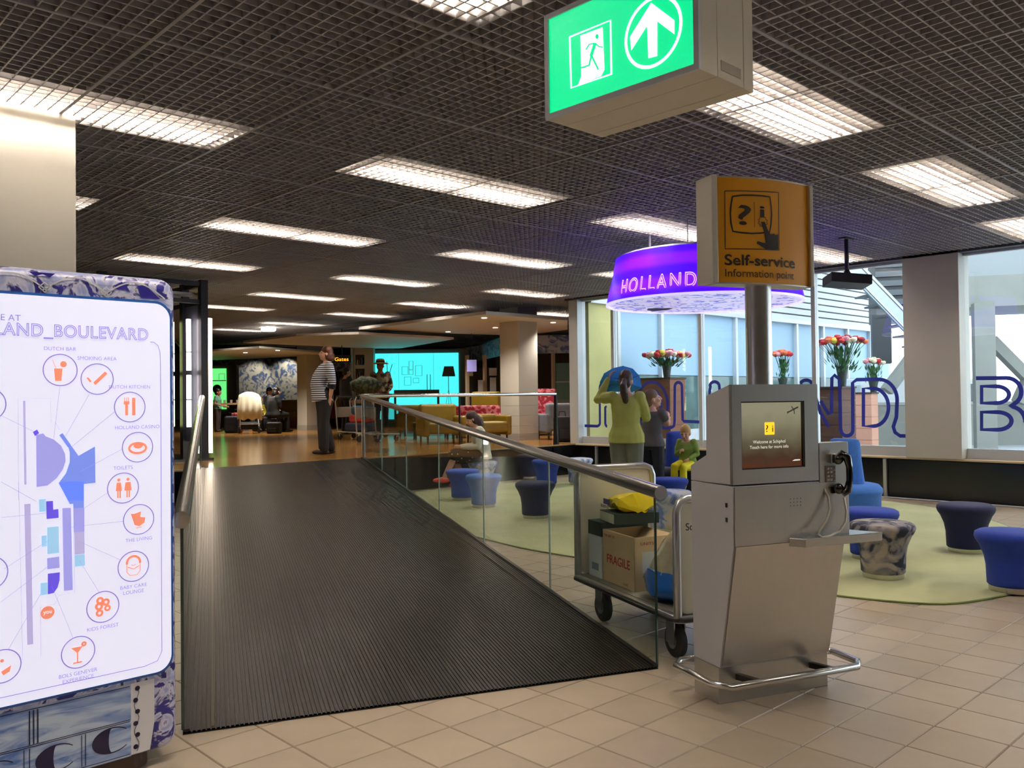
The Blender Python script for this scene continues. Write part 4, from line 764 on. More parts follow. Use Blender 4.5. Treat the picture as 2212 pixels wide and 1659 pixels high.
# --- green light wall
def light_wall(px0, px1, py0, py1, dist, mat, label, frame, fw=.25):
    a, b = Pd(px0, (py0+py1)/2, dist), Pd(px1, (py0+py1)/2, dist); z1, z0 = zat((px0+px1)/2, py0, dist), max(ZP+.05, zat((px0+px1)/2, py1, dist)); base = Vector((a.x,a.y,ZP)); d = (b-a); d.z = 0; w = d.length; ang = math.atan2(d.y,d.x)
    t = thing('light_wall', label, 'light wall', base, ang); MB().box(-fw,w+fw,.02,.35,0,z1-ZP+.12).build('frame', frame, t); MB().box(0,w,-.02,.02,z0-ZP,z1-ZP).build('light_panel', mat, t); return t, w, z0-ZP, z1-ZP
t, w, z0, z1 = light_wall(455, 489, 796, 884, 32, M('light_green', (110,240,130), 0.3, emit=0.85), 'glowing green light wall with drawn shelf beside the pavilion', M('panel_mauve', (88,62,62), 0.6), .36)
F_ = Flat(lambda x, z: Vector((x,-.022,z))); F_.line([(.0,z1-.45),(w,z1-.45)], .03); F_.poly(circ(w*.42, z0+.75, .17, 16)); F_.line([(w*.55,z1-.42),(w*.55,z1-.2),(w*.9,z1-.2),(w*.9,z1-.42)], .015); F_.build('drawing', M('drawing_green', (30,96,50), 0.4), t)
# --- cyan light wall with the drawn living room
t, w, z0, z1 = light_wall(807, 991, 763, 905, 27, M('light_cyan', (96,236,236), 0.3, emit=0.92, ecol=(70,232,236)), 'glowing cyan light wall with a drawn floor lamp, table and picture frames', M('panel_taupe'), .30)
F_ = Flat(lambda x, z: Vector((x,-.022,z))); X = lambda px: (px-807)/(991-807)*w; Z = lambda py: z0+(905-py)/(905-763)*(z1-z0)
F_.poly([(X(960),Z(792)),(X(980),Z(792)),(X(984),Z(814)),(X(955),Z(814))]); F_.poly([(X(851),Z(842)),(X(949),Z(842)),(X(949),Z(905)),(X(944),Z(905)),(X(944),Z(856)),(X(856),Z(856)),(X(856),Z(905)),(X(851),Z(905))]); F_.build('drawing', M('drawing_brown', (96,88,72), 0.5), t)
F_ = Flat(lambda x, z: Vector((x,-.023,z)))
for a_, b_, c_, d_ in ((869,792,882,809),(884,780,893,798),(884,799,893,809),(898,790,912,812),(874,814,888,832),(893,817,905,827)): F_.line([(X(a_),Z(b_)),(X(c_),Z(b_)),(X(c_),Z(d_)),(X(a_),Z(d_))], .014, True)
F_.line([(X(969),Z(814)),(X(969),Z(842))], .02); 
for s in (-9,0,9): F_.line([(X(969),Z(842)),(X(969+s),Z(890))], .012)
for x_ in (923,930): F_.line([(X(x_),Z(842)),(X(x_),Z(809))], .02)
for x_ in (862,937): F_.line([(X(x_),Z(763)),(X(x_),Z(842))], .006)
F_.line([(X(838),Z(810)),(X(836),Z(780))], .02); F_.line([(X(842),Z(806)),(X(848),Z(786))], .02); F_.build('drawing', M('drawing_teal', (40,130,130), 0.5), t)
# --- book shelf wall left of it, dark shop opening, departures sign
a = L(764, 26.6); BK = thing('book_shelf', 'beige shelf wall with dark niches between shop opening and cyan light wall', 'shelf', a, Wang(0))
MB().box(0,.62,.33,.37,0,2.58).build('back_board', m_beige, BK); MB().box(.34,.62,.02,.33,0,2.58).build('body', m_beige, BK); MB().box(0,.06,.02,.33,0,2.58).build('side_board', m_beige, BK)
for z0_, z1_ in ((0,.08),(.42,.50),(.86,.98),(1.40,1.52),(1.94,2.05),(2.37,2.58)): MB().box(.06,.34,.02,.33,z0_,z1_).build('shelf_board', m_beige, BK); MB().box(-.08,0,-.02,.3,0,2.6).build('upright', M('shelf_white', (206,198,186), 0.6), BK)
for k, (zz, hh) in enumerate(((2.05,.32),(1.52,.42),(.98,.42),(.50,.36),(.08,.34))):
    nch = MB().box(.065,.335,.325,.33,zz+.002,zz+hh-.002).build('niche_back', m_beige, BK)
    for j in range(3): MB().box(.09+.07*j,.13+.07*j,.08,.30,zz,zz+hh*(.5+.12*((j+k) % 3))).build('book', M('book_%d' % ((j+k) % 3), [(190,186,180),(120,60,50),(70,90,120)][(j+k) % 3], 0.7), nch)
a = L(715, 30.5); SH = thing('shop_booth', 'dark shop opening with delft fascia behind the striped woman', 'shop', a, Wang(0)); MB().box(-.45,.80,0,.3,2.0,2.5).build('fascia', M('delft_wall'), SH); MB().box(-.45,.80,1.9,2.0,0,2.5).build('back_wall', m_brown, SH); MB().box(-.55,-.45,.0,2.0,0,2.5).build('side_wall', m_brown, SH); MB().box(.80,.90,.0,2.0,0,2.5).build('side_wall', m_brown, SH); MB().box(-.55,.90,.3,2.0,2.42,2.5).build('roof', m_brown, SH)
for k in range(5): MB().box(-.2+.18*k,-.06+.18*k,.9,1.0,.3+.25*(k % 3),.9+.25*(k % 3)).build('display_item', M('goods_%d' % (k % 3), [(190,60,40),(220,170,50),(80,50,90)][k % 3], 0.6), SH)
p = Pd(738, 776, 25); t = thing('departures_sign', 'small black hanging sign with orange lettering', 'sign', p, Wang(0)); MB().box(-.28,.28,0,.10,-.10,.12).build('housing', m_ps, t); tx = MB(); put_text(tx, 'Gates', .15, (-.2,-.003,-.05), EX, EZ, 'LEFT', .40); tx.build('lettering', M('sign_orange', (255,160,20), 0.4, emit=2.0), t); MB().cyl((0,.05,.12),(0,.05,ZC-p.z), .012, 8).build('hanger', m_ps, t)
# --- tall table, bench, pushchair, bags
a = L(500, 28.5); t = thing('tall_table', 'long wooden tall table near the green light wall', 'table', a, Wang(.1)); MB().box(-.75,.75,-.4,.4,.86,.92).build('table_top', M('table_oak', (176,138,96), 0.4), t)
for x in (-.68,.68): MB().box(x-.05,x+.05,-.36,.36,0,.86).build('leg_panel', M('table_pale', (150,120,90), 0.5), t)
for k in range(7): 
    c_ = a+Matrix.Rotation(Wang(.1),3,'Z') @ Vector((-.55+.18*k, random.uniform(-.25,.1), .92)); tag(MB().lathe([(0,0),(.035,0),(.045,.10),(.04,.10),(0,.02)], 12).build('cup', M('cup_white', (226,222,214), 0.4), None, c_, smooth=50), 'white cup on the long tall table', 'cup', 'cups on the tall table')
a = L(634, 31.5); t = thing('bench', 'mustard bench with wooden base beside the white lounge pillar', 'bench', a, Wang(.0)); MB().box(-.85,.85,-.3,.4,.35,.55).build('seat', M('leather_mustard', (150,126,30), 0.5), t, bevel=.03); MB().box(-.85,.85,.3,.45,.5,1.0).build('backrest', M('leather_mustard'), t, bevel=.03); MB().box(-.8,.8,-.26,.36,0,.35).build('base', M('bench_wood', (140,90,56), 0.5), t)
a = L(538, 26.2); t = thing('pushchair', 'black pushchair draped with a cream cloth', 'pushchair', a, heading_ := Wang(math.radians(20)))
MB().tube([(-.28,-.30,.10),(-.26,.0,.45),(-.22,.30,.98)], .018, 8).build('frame', m_alu, t, smooth=True); MB().tube([(.28,-.30,.10),(.26,.0,.45),(.22,.30,.98)], .018, 8).build('frame', m_alu, t, smooth=True); MB().cyl((-.22,.30,.98),(.22,.30,.98), .02, 8).build('push_bar', m_ps, t); MB().cyl((-.3,-.28,.28),(.3,-.28,.28), .014, 8).build('crossbar', m_alu, t)
q = MB(); q.sheet([[(-.24,-.28,.30),(.24,-.28,.30)],[(-.24,.10,.34),(.24,.10,.34)],[(-.24,.26,.80),(.24,.26,.80)]]); q.build('seat', m_blk_ := M('pushchair_black', (20,20,22), 0.8), t); MB().box(-.25,.25,-.25,.2,.12,.28).build('basket', m_blk_, t)
for x in (-.28,.28):
    for y in (-.30,.26): 
        w_ = MB(); w_.rings([[(x+xx, y+r_*math.cos(6.28319*i/20), .11+r_*math.sin(6.28319*i/20)) for i in range(20)] for r_, xx in ((.03,-.02),(.10,-.02),(.11,0),(.10,.02),(.03,.02))]); w_.build('wheel', M('wheel_rubber'), t, smooth=40)
rows = [[Vector((-.36+.72*i/14, -.34+.02*math.sin(i*1.7), .42+.03*math.sin(i*1.3))) for i in range(15)], [Vector((-.36+.72*i/14, -.33+.025*math.sin(i*1.7), .8)) for i in range(15)], [Vector((-.33+.66*i/14, -.26, 1.12-.06*abs(i-7)/7)) for i in range(15)], [Vector((-.30+.60*i/14, -.05, 1.26-.10*(abs(i-7)/7)**2)) for i in range(15)], [Vector((-.30+.60*i/14, .15, 1.22-.10*(abs(i-7)/7)**2)) for i in range(15)]]
q = MB(); q.sheet(rows); o = q.build('cloth', M('cloth_cream', (222,214,190), 0.9), t, smooth=60); sm = o.modifiers.new('thick', 'SOLIDIFY'); sm.thickness = .01
def bag(px, dist, sx, sy, sz, col, name, label, cat='bag'):
    a = L(px, dist); t = thing(name, label, cat, a, Wang(random.uniform(-.3,.3))); q = MB(); q.box(-sx/2,sx/2,-sy/2,sy/2,.0,sz); q.build('body', M('bag_%d_%d_%d' % col, col, 0.7), t, bevel=min(sx,sy,sz)*.22, seg=3)
    MB().tube([(-sx*.22,0,sz-.01),(-sx*.18,0,sz+.10),(sx*.18,0,sz+.10),(sx*.22,0,sz-.01)], .012, 6).build('handle', m_ps, t); MB().box(-sx*.32,sx*.32,-sy/2-.03,-sy/2+.01,sz*.12,sz*.5).build('pocket', M('bag_%d_%d_%d' % col), t, bevel=.01); return t
bag(592, 25.6, .42, .26, .34, (18,18,20), 'black_bag', 'black bag on the floor by the person in black'); bag(500, 26.5, .40, .30, .52, (36,44,66), 'backpack', 'dark blue backpack on the floor beside the pushchair'); bag(512, 26.9, .34, .28, .62, (150,52,50), 'red_bag', 'red bag behind the dark blue backpack by the pushchair')
# --- arm chairs and sofas
def armchair(px, dist, w, mat, label, ang, name='armchair', cat='armchair', h=.86, legs=True, mat2=None):
    a = L(px, dist); t = thing(name, label, cat, a, Wang(ang)); d_ = .78; mat2 = mat2 or mat
    MB().box(-w/2+.10,w/2-.10,-d_/2,d_/2-.15,.22,.46).build('seat', mat2, t, bevel=.05, seg=3); MB().box(-w/2+.06,w/2-.06,d_/2-.22,d_/2,.20,h).build('backrest', mat, t, bevel=.06, seg=3)
    for s in (-1,1): MB().box(s*w/2-(.14 if s > 0 else 0),s*w/2+(.14 if s < 0 else 0),-d_/2,d_/2,.16,.60).build('armrest', mat, t, bevel=.05, seg=3)
    if legs:
        for x in (-w/2+.1,w/2-.1):
            for y in (-d_/2+.08,d_/2-.08): MB().cyl((x,y,0),(x,y,.18), .022, 8).build('leg', m_ps, t)
    return t
m_yel = M('leather_yellow', (124,100,18), 0.45, noise_amt=0.06, nscale=8); m_redp = two_tone('fabric_red_pattern', (150,26,50), (206,120,130), 4.5, 'WAVED' if False else 'NOISE', 0.5, 0.56, rough=0.85, dist=2)
armchair(1030, 21.5, 1.55, m_redp, 'red and pink patterned sofa beside the white pillar', math.radians(160), 'sofa', 'sofa', .80); armchair(1062, 23.0, .95, m_yel, 'yellow leather high armchair behind the red sofa', math.radians(150), h=1.15); armchair(952, 18.8, .95, m_yel, 'yellow leather armchair nearest the cable railing', math.radians(20)); armchair(925, 22.9, 1.6, m_yel, 'yellow leather sofa below the cyan light wall', math.radians(175), 'sofa', 'sofa', .82); armchair(1052, 19.2, .85, m_yel, 'low yellow leather armchair against the white pillar', math.radians(30), h=.62)
armchair(1196, 20.2, .72, M('fabric_grey', (112,114,122), 0.8), 'grey shell armchair beyond the railing end post', math.radians(200), h=.84); armchair(1172, 22.3, .9, m_redp, 'red patterned wing armchair behind the grey armchair', math.radians(170), h=1.2)
a = L(930, 20.8); t = thing('low_table', 'low dark wooden table between the yellow armchairs', 'table', a, Wang(.2)); MB().box(-.45,.45,-.3,.3,.36,.41).build('table_top', M('table_dark', (70,48,34), 0.35), t, bevel=.008)
for x in (-.38,.38):
    for y in (-.24,.24): MB().cyl((x,y,0),(x,y,.36), .02, 8).build('leg', m_ps, t)
# --- shop with delft fascia on the right, counters and racks
pts = [L(845, 33), L(960, 30), L(1035, 27.6), L(1085, 24.4), L(1160, 23.4), L(1240, 23.4), L(1290,23.6)]
q = MB(); q.sheet([[p+Vector((0,0,2.18)) for p in pts],[p+Vector((0,0,2.72)) for p in pts]]); q.sheet([[p+C2W(0,.15)+Vector((0,0,2.18)) for p in pts],[p+C2W(0,.15)+Vector((0,0,2.72)) for p in pts]]); q.sheet([[p+Vector((0,0,2.18)) for p in pts],[p+C2W(0,.15)+Vector((0,0,2.18)) for p in pts]])
fs = thing('shop_fascia', 'long delft patterned fascia over the lounge shops', 'fascia', (0,0,0)); fs.location = pts[2]
q.v = [p-pts[2] for p in q.v]; q.build('delft_band', M('delft_wall'), fs)
q = MB(); q.tube([p-pts[2]+Vector((0,0,2.69)) for p in pts], .03, 6); q.build('top_trim', m_ps, fs)
for px in (1010, 1048, 1118, 1196, 1240):
    p = L(px, 24.0 if px < 1150 else 23.5)-pts[2]; MB().box(p.x-.04,p.x+.04,p.y-.04,p.y+.04,0,2.18).build('upright', M('upright_sand', (190,170,140), 0.5), fs)
a, b = L(1072, 26.5), L(1330, 26.5); q = MB(); q.extr([a, b, b+Vector((0,0,2.6)), a+Vector((0,0,2.6))], C2W(0,.2)); struct(q.build('wall_shop', M('shop_olive', (84,66,44), 0.7)))
a = L(1042, 24.6); t = thing('paper_rack', 'dark rack holding white papers in front of the shop wall', 'rack', a, Wang(0)); MB().box(-.42,.42,-.05,.3,0,.95).build('body', M('rack_dark', (40,34,32), 0.7), t); MB().box(-.40,.25,.1,.2,.95,1.85).build('back_board', M('rack_dark'), t)
for x, z, w_, h_ in ((-.12,1.0,.16,.5),(.22,.95,.18,.62),(.20,1.62,.22,.22),(-.42,1.62,.16,.12)): MB().box(x,x+w_,.05,.09,z,z+h_).build('paper', M('paper_white', (226,226,232), 0.6), t)
p = Pd(1019, 790, 23.3); t = thing('shop_sign', 'small violet hanging shop sign by the delft fascia', 'sign', p, Wang(0)); MB().box(-.13,.13,-.03,.03,-.16,.16).build('panel', M('sign_violet', (150,146,220), 0.4), t); MB().cyl((0,0,.16),(0,0,ZC-p.z), .01, 6).build('hanger', m_ps, t)
a = L(1218, 24.5); t = thing('display_case', 'pale teal display case behind the railing end post', 'display case', a, Wang(0)); MB().box(-.22,.22,0,.3,0,.9).build('base', M('case_delft', (170,168,160), 0.6), t); MB().box(-.2,.2,0,.28,.9,1.95).build('case', M('case_teal', (120,168,160), 0.4), t); MB().box(-.21,.21,-.01,.29,1.4,1.43).build('shelf', M('paper_white'), t)
# --- baggage trolleys with luggage
def trolley(px, dist, ang, label, loads):
    a = L(px, dist); t = thing('baggage_trolley', label, 'trolley', a, Wang(ang))
    for s in (-1,1):
        MB().tube([(s*.28,-.45,.16),(s*.28,.40,.20),(s*.27,.48,.95),(s*.27,.40,1.05)], .018, 8).build('side_tube', m_alu, t, smooth=True)
        for y in (-.36,.34): 
            w_ = MB(); w_.rings([[(s*.26+xx, y+r_*math.cos(6.28319*i/16), .075+r_*math.sin(6.28319*i/16)) for i in range(16)] for r_, xx in ((.02,-.018),(.07,-.018),(.075,0),(.07,.018),(.02,.018))]); w_.build('wheel', M('wheel_rubber'), t, smooth=40); MB().bar((s*.26,y,.07),(s*.28,y,.18), .04, .03).build('castor', m_alu, t)
    for y in (-.45,-.2,.05,.3): MB().cyl((-.28,y,.17),(.28,y,.17), .014, 8).build('deck_bar', m_alu, t)
    MB().cyl((-.27,.40,1.05),(.27,.40,1.05), .024, 10).build('push_handle', m_ps, t); MB().box(-.26,.26,.38,.44,.55,.80).build('basket', m_alu, t)
    return t, a
trolley(772, 21.3, math.radians(60), 'baggage trolley loaded with bags behind the striped woman', 0)
for k, (dx, dz, sx, sy, sz, col, lb) in enumerate(((0,.19,.5,.6,.22,(44,52,76),'dark blue holdall lowest on the baggage trolley'),(.03,.41,.42,.5,.20,(196,70,60),'red bag on the blue holdall of the baggage trolley'),(-.05,.61,.4,.44,.22,(52,92,128),'blue bag topmost on the baggage trolley'))):
    a = L(772, 21.3); t = thing('holdall', lb, 'bag', (a.x, a.y, ZP+dz), Wang(math.radians(60)), 'bags on the baggage trolley'); MB().box(-sx/2,sx/2,-.38,sy-.38,0,sz).build('body', M('bag_%d_%d_%d' % col, col, 0.8), t, bevel=.06, seg=3); MB().tube([(-.1,-.37,sz*.6),(-.08,-.43,sz*.6),(.08,-.43,sz*.6),(.1,-.37,sz*.6)], .012, 6).build('handle', m_ps, t)
t, a = trolley(815, 19.9, math.radians(150), 'baggage trolley pushed by the person in the straw hat', 0)
t = thing('leafy_bundle', 'dark leafy bundle lying high on the trolley handle', 'bundle', L(790, 20.6, ZP+1.09), Wang(0)); q = MB(); q.ball((0,0,.22), (.38,.25,.22), 18, 10); q.v = [v*(1+.14*noise.noise(v*9)) for v in q.v]; q.build('foliage', two_tone('foliage_dark', (20,26,18), (70,84,58), 14, 'NOISE', 0.45, 0.6, rough=0.8), t, smooth=60)
bag(1214, 18.9, .36, .24, .56, (24,22,24), 'suitcase', 'small black suitcase beside the railing end post', 'suitcase')
# ================================================================== outside the windows
m_pave = M('court_paving', (168,172,176), 0.7, noise_amt=0.04, nscale=1.0)
struct(MB().box(13.75, 70, -40, 12.1, -.2, .25).build('ground_court', m_pave))
# --- facade across the court: louvres above, panes below
FU = 12.12; f0, f1 = 13.80, 29.0
FA = thing('court_facade', 'white louvred building with a row of tall panes across the court', 'building', (f0,FU,.25))
m_white = M('facade_white', (206,208,212), 0.5); m_blind = M('blind_blue', (160,190,214), 0.5); m_low = M('facade_low_glass', (92,120,118), 0.15, noise_amt=0.25, nscale=1.5)
MB().box(0,f1-f0,.10,.16,0,8.0).build('wall', m_white, FA)
MB().box(0,.95,.0,.10,0,3.4).build('yellow_wall', M('wall_yellow', (206,196,128), 0.6, noise_amt=0.08, nscale=2), FA)
nb = 9; w_ = (f1-f0-.95)/nb
for k in range(nb):
    x = .95+k*w_; MB().box(x-.05,x+.05,-.06,.10,0,3.42).build('mullion', m_frame, FA)
    MB().box(x+.05,x+w_-.05,.04,.10,1.85,3.36).build('blind', m_blind, FA); MB().box(x+.05,x+w_-.05,.05,.10,.55,1.83).build('lower_pane', m_low, FA); MB().box(x+.05,x+w_-.05,.03,.10,0,.55).build('spandrel', m_white, FA)
MB().box(0,f1-f0,-.08,.10,3.36,3.46).build('transom', m_frame, FA)
for k in range(22): MB().bar((0,-.02-.0,3.52+.19*k),(f1-f0,-.02,3.52+.19*k), .04, .15).build('louvre', m_white, FA); 
for k in range(22): pass
# --- raised grey building on the right, with stair and props
def D3(px, py, dist): return Pd(px, py, dist)
a = D3(1893, 688, 22.0); RB = thing('raised_building', 'grey corrugated building raised over the court on props', 'building', (a.x,a.y,.25), Wang(math.radians(-18)))
zb = a.z-.25; m_cor = M('corrugated_steel', (96,100,104), 0.45, 0.4); m_conc = M('concrete', (142,142,136), 0.8, noise_amt=0.06, nscale=2)
MB().box(0,2.0,.06,2.2,zb,zb+4.5).build('core', M('steel_dark', (60,62,66), 0.5), RB)
for k in range(16): MB().box(0,2.0,0,.06,zb+.1+.24*k,zb+.24+.24*k).build('rib', m_cor, RB)
MB().box(2.0,9.0,-.5,2.2,zb+.15,zb+.9).build('edge_beam', m_conc, RB); MB().box(2.0,9.0,-.2,2.2,zb+.9,zb+4.5).build('upper_wall', M('panel_pale', (150,154,156), 0.6), RB)
for x in (3.6,5.2,6.8): MB().box(x-.04,x+.04,-.26,-.2,zb+.9,zb+4.5).build('wall_joint', m_frame, RB)
MB().box(2.0,9.0,-.28,-.2,zb+2.3,zb+2.36).build('wall_joint', m_frame, RB); MB().box(-.1,.35,.0,.5,zb-1.15,zb+.1).build('bracket', M('steel_dark'), RB)
MB().box(3.55,7.0,-.6,-.5,zb+.2,zb+.8).build('violet_glow_band', M('band_violet', (90,80,190), 0.4), RB)  # violet glow over the court, put in as a flat coloured panel
p = Matrix.Rotation(-Wang(math.radians(-18)),3,'Z')
def rb(px, py, dist): v = D3(px, py, dist)-Vector((a.x,a.y,.25)); return p @ v
q = rb(2128,900,20.5); MB().box(q.x-.22,q.x+.22,q.y-.2,q.y+.2,0,zb+.2).build('pillar', m_conc, RB)
for (p0, p1) in (((1915,845),(1992,742)),((2140,735),(2250,846)),((2250,760),(2200,870))): MB().bar(rb(*p0,21.5), rb(*p1,21.5), .26, .26).build('prop', m_conc, RB)
for k, (y0, y1) in enumerate(((566,724),)): 
    A1, B1 = D3(1822, 556, 19.5), D3(1982, 722, 19.5); ST = thing('outdoor_stair', 'steel stair stringer sloping down beside the raised building', 'stair', (A1.x,A1.y,.25), 0); o_ = Vector((A1.x,A1.y,.25)); d_ = (B1-A1); B2 = A1+d_*1.6
    MB().bar(A1-o_, B2-o_, .08, .36).build('stringer', M('stair_steel', (166,176,180), 0.3, 0.8), ST)
    for off in (.19,-.19): MB().bar(A1-o_+Vector((0,0,off)), B2-o_+Vector((0,0,off)), .14, .03).build('flange', m_alu, ST)
    sd_ = Vector((d_.y,-d_.x,0)).normalized()
    for j in range(12): c_ = A1-o_+d_*(1.6*(j+.5)/12); MB().bar(c_-sd_*.05, c_-sd_*1.0, .26, .04).build('tread', m_cor, ST)
a = D3(1990, 935, 25); t = thing('delivery_van', 'white van parked beyond the court behind the props', 'van', (a.x,a.y,.25), Wang(math.radians(5)))
MB().extr([(-2.2,-.8,.35),(2.2,-.8,.35),(2.2,-.8,1.0),(1.7,-.8,1.15),(1.2,-.8,1.75),(-2.1,-.8,1.8),(-2.2,-.8,1.6)], (0,1.6,0)).build('body', M('van_white', (230,232,236), 0.3), t, bevel=.06, seg=3); MB().box(.5,1.25,-.81,-.80,1.1,1.6).build('side_window', M('van_glass', (70,84,92), 0.1), t)
for x in (-1.4,1.4): MB().cyl((x,-.82,.32),(x,-.60,.32), .32, 20).build('wheel', M('wheel_rubber'), t, smooth=40)
a = D3(1958, 930, 22.5); t = thing('low_wall', 'low concrete wall in front of the parked van', 'wall', (a.x,a.y,.25), Wang(math.radians(-12))); MB().box(-1.0,5.0,0,.3,0,1.05).build('wall', m_conc, t); MB().box(-1.02,5.02,-.02,.32,1.05,1.12).build('coping', M('coping', (170,170,166), 0.7), t)
# --- flower stands behind the glass
m_brick = M('stand_brown', (132,84,60), 0.7, noise_amt=0.08, nscale=6); m_stem = M('leaf_green', (52,96,46), 0.6)
BLOOM = [M('bloom_red', (190,34,44), 0.6), M('bloom_pink', (232,150,160), 0.6), M('bloom_cream', (238,226,190), 0.6), M('bloom_yellow', (226,196,70), 0.6), M('bloom_orange', (232,110,70), 0.6), M('bloom_crimson', (140,24,40), 0.6)]
random.seed(11)
bl_me = MB().lathe([(.002,-.03),(.030,-.018),(.048,.006),(.046,.028),(.030,.042),(.010,.034),(.0,.030)], 8)
def bouquet(px, py, dist, wid, n, cols, label, zbase, vase_h=.30):
    c_ = Pd(px, py, dist); t = thing('flower_bouquet', label, 'flowers', (c_.x,c_.y,zbase)); hz = c_.z-zbase
    MB().lathe([(.0,0),(.07,0),(.09,vase_h*.5),(.12,vase_h),(.11,vase_h),(.0,.03)], 16).build('vase', M('vase_dark', (50,60,52), 0.3), t, smooth=40)
    q = MB(); right = C2W(1,0)
    for k in range(n): 
        pass
    fl = MB()
    for k in range(70):
        a_ = random.uniform(0,6.28); r_ = random.uniform(.02,wid*.42); z = vase_h*.8+random.uniform(0, hz-vase_h*.9); e = Vector((math.cos(a_)*r_, math.sin(a_)*r_, z)); s0 = e*.75; s0.z = z*.82
        sd_ = Vector((-math.sin(a_), math.cos(a_), .2))*.035; fl.add([s0, (s0+e)/2+sd_, e+Vector((0,0,.03)), (s0+e)/2-sd_], [(0,1,2,3)])
    tag(fl.build('foliage', m_stem, t), kind='stuff')
    for k in range(n):
        a_ = 6.28319*k*.382; r_ = wid*.5*math.sqrt((k+.5)/n); pos = Vector((math.cos(a_)*r_, math.sin(a_)*r_, hz+.08*(1-(r_/(wid*.5))**2)+random.uniform(-.03,.03)))
        MB().tube([(pos.x*.1,pos.y*.1,vase_h*.7),(pos.x*.6,pos.y*.6,hz*.75),pos-Vector((0,0,.02))], .004, 5).build('stem', m_stem, t)
        o = MB(); o.add([v*(1.15+.3*random.random()) for v in bl_me.v], bl_me.f); o.build('bloom', BLOOM[cols[k % len(cols)]], t, pos, smooth=50)
def stand(px, pyt, dist, w, d, mat, label):
    c_ = Pd(px, pyt, dist); t = thing('flower_stand', label, 'plant stand', (c_.x,c_.y,.25)); h_ = c_.z-.25
    n_ = max(3, int(h_/.24))
    for k in range(n_): MB().box(0,w,0,d,k*h_/n_+.006,(k+1)*h_/n_-.006).build('board', mat, t)
    MB().box(.01,w-.01,.01,d-.01,0,h_-.01).build('core', mat, t); MB().box(-.02,w+.02,-.02,d+.02,h_-.006,h_+.03).build('top', M('stand_top', (60,40,30), 0.6), t); return c_.z+.03
z = stand(1447, 818, 18.2, .55, .95, m_brick, 'tall brown flower stand behind the letter O'); bouquet(1440, 770, 18.5, 1.0, 60, [0,1,2,0,3,1,2], 'mixed red, pink and cream bouquet on the tall brown stand', z, .34)
z = stand(1690, 846, 21.0, .5, .6, M('stand_terracotta', (206,150,126), 0.7), 'terracotta flower stand behind the kiosk pole'); bouquet(1690, 768, 21.2, .42, 24, [4,1,4,0], 'orange and pink bouquet on the terracotta stand', z)
z = stand(1818, 838, 17.0, .6, .75, M('stand_dark_brown', (84,50,36), 0.7, noise_amt=0.15, nscale=5), 'dark brown flower stand behind the letters N and D'); bouquet(1818, 740, 17.2, .95, 52, [5,0,4,3,0,1,2], 'red and orange bouquet on the dark brown stand', z, .4)
z = stand(1882, 850, 20.0, .35, .5, M('stand_terracotta'), 'narrow terracotta stand beside the dark brown stand'); bouquet(1886, 785, 20.2, .5, 14, [2,1,2,0], 'cream and pink bouquet on the narrow terracotta stand', z)
# --- blue outline lettering on the panes
LX = WX-.004; LT = thing('window_lettering', 'large blue outline letters reading HOLLAND_B on the window panes', 'lettering', (LX,5.0,ZP))
def lp(px, py): v = Ppl(px, py, (LX,0,0), (1,0,0)); return Vector((-.001, v.y-5.0, v.z-ZP))
m_lb = M('vinyl_blue', (40,52,160), 0.4)
def lo(x, y): return (1260+x*300/1555, 760+y*320/1659)
def lr(x, y): return (1700+x*512/1699, 500+y*500/1659)
def arc(cx_, cy_, rx, ry, a0, a1, n=12): return [(cx_+rx*math.cos(math.radians(a0+(a1-a0)*k/n)), cy_+ry*math.sin(math.radians(a0+(a1-a0)*k/n))) for k in range(n+1)]
def stroke(name, pts, conv, closed=False):
    P_ = [lp(*conv(*p)) for p in pts]; q = MB(); 
    for s in strip([(v.y, v.z) for v in P_], .058, closed): q.add([Vector((-.001, c[0], c[1])) for c in s], [(0,1,2,3)])
    q.build(name, m_lb, LT)
stroke('letter_stroke', [(15,828),(140,832)]+arc(150,795,36,38,90,0,6)+[(184,420)]+arc(215,420,32,70,180,300,6), lo)
stroke('letter_stroke', [(268,835)]+arc(268,790,22,45,90,180,6)+[(246,620),(262,612)], lo); stroke('letter_stroke', [(246,500),(255,545),(300,548)], lo)
stroke('letter_stroke', arc(770,600,175,262,0,360,40), lo, True); stroke('letter_stroke', arc(770,600,100,170,0,360,36), lo, True)
stroke('letter_stroke', [(895,840)]+arc(935,815,86,40,140,20,6)+[(1022,780),(1025,390)]+arc(1065,390,40,48,180,360,10)+[(1112,760),(1125,778),(1300,786)], lo)
stroke('letter_stroke', [(1420,830),(1415,440),(1425,380)]+arc(1470,390,55,55,190,340,10)+[(1560,800)], lo)
stroke('letter_stroke', [(95,1090)]+arc(138,1095,40,30,190,350,10)+[(240,1300),(300,1400)], lr)
stroke('letter_stroke', [(240,1215),(300,1310),(318,1300),(322,1050)]+[(340,1030),(375,1060),(385,1420)]+arc(430,1425,42,40,180,0,10)+[(470,1085),(500,1062),(640,1060)]+arc(660,1210,130,150,-90,10,12)+[(785,1330),(762,1400),(775,1440),(810,1465),(950,1468)], lr)
stroke('letter_stroke', [(548,1395),(548,1125),(620,1125)]+arc(620,1260,108,135,-90,90,16), lr, True)
stroke('letter_stroke', [(1355,1052),(1560,1050)]+arc(1575,1150,105,100,-90,60,12)+[(1600,1255)]+arc(1600,1370,110,115,-80,0,6), lr)
stroke('letter_stroke', [(1395,1230),(1395,1110),(1500,1110)]+arc(1500,1170,92,60,-90,90,12), lr, True); stroke('letter_stroke', [(1395,1420),(1395,1295),(1510,1295)]+arc(1510,1358,100,63,-90,90,12), lr, True)
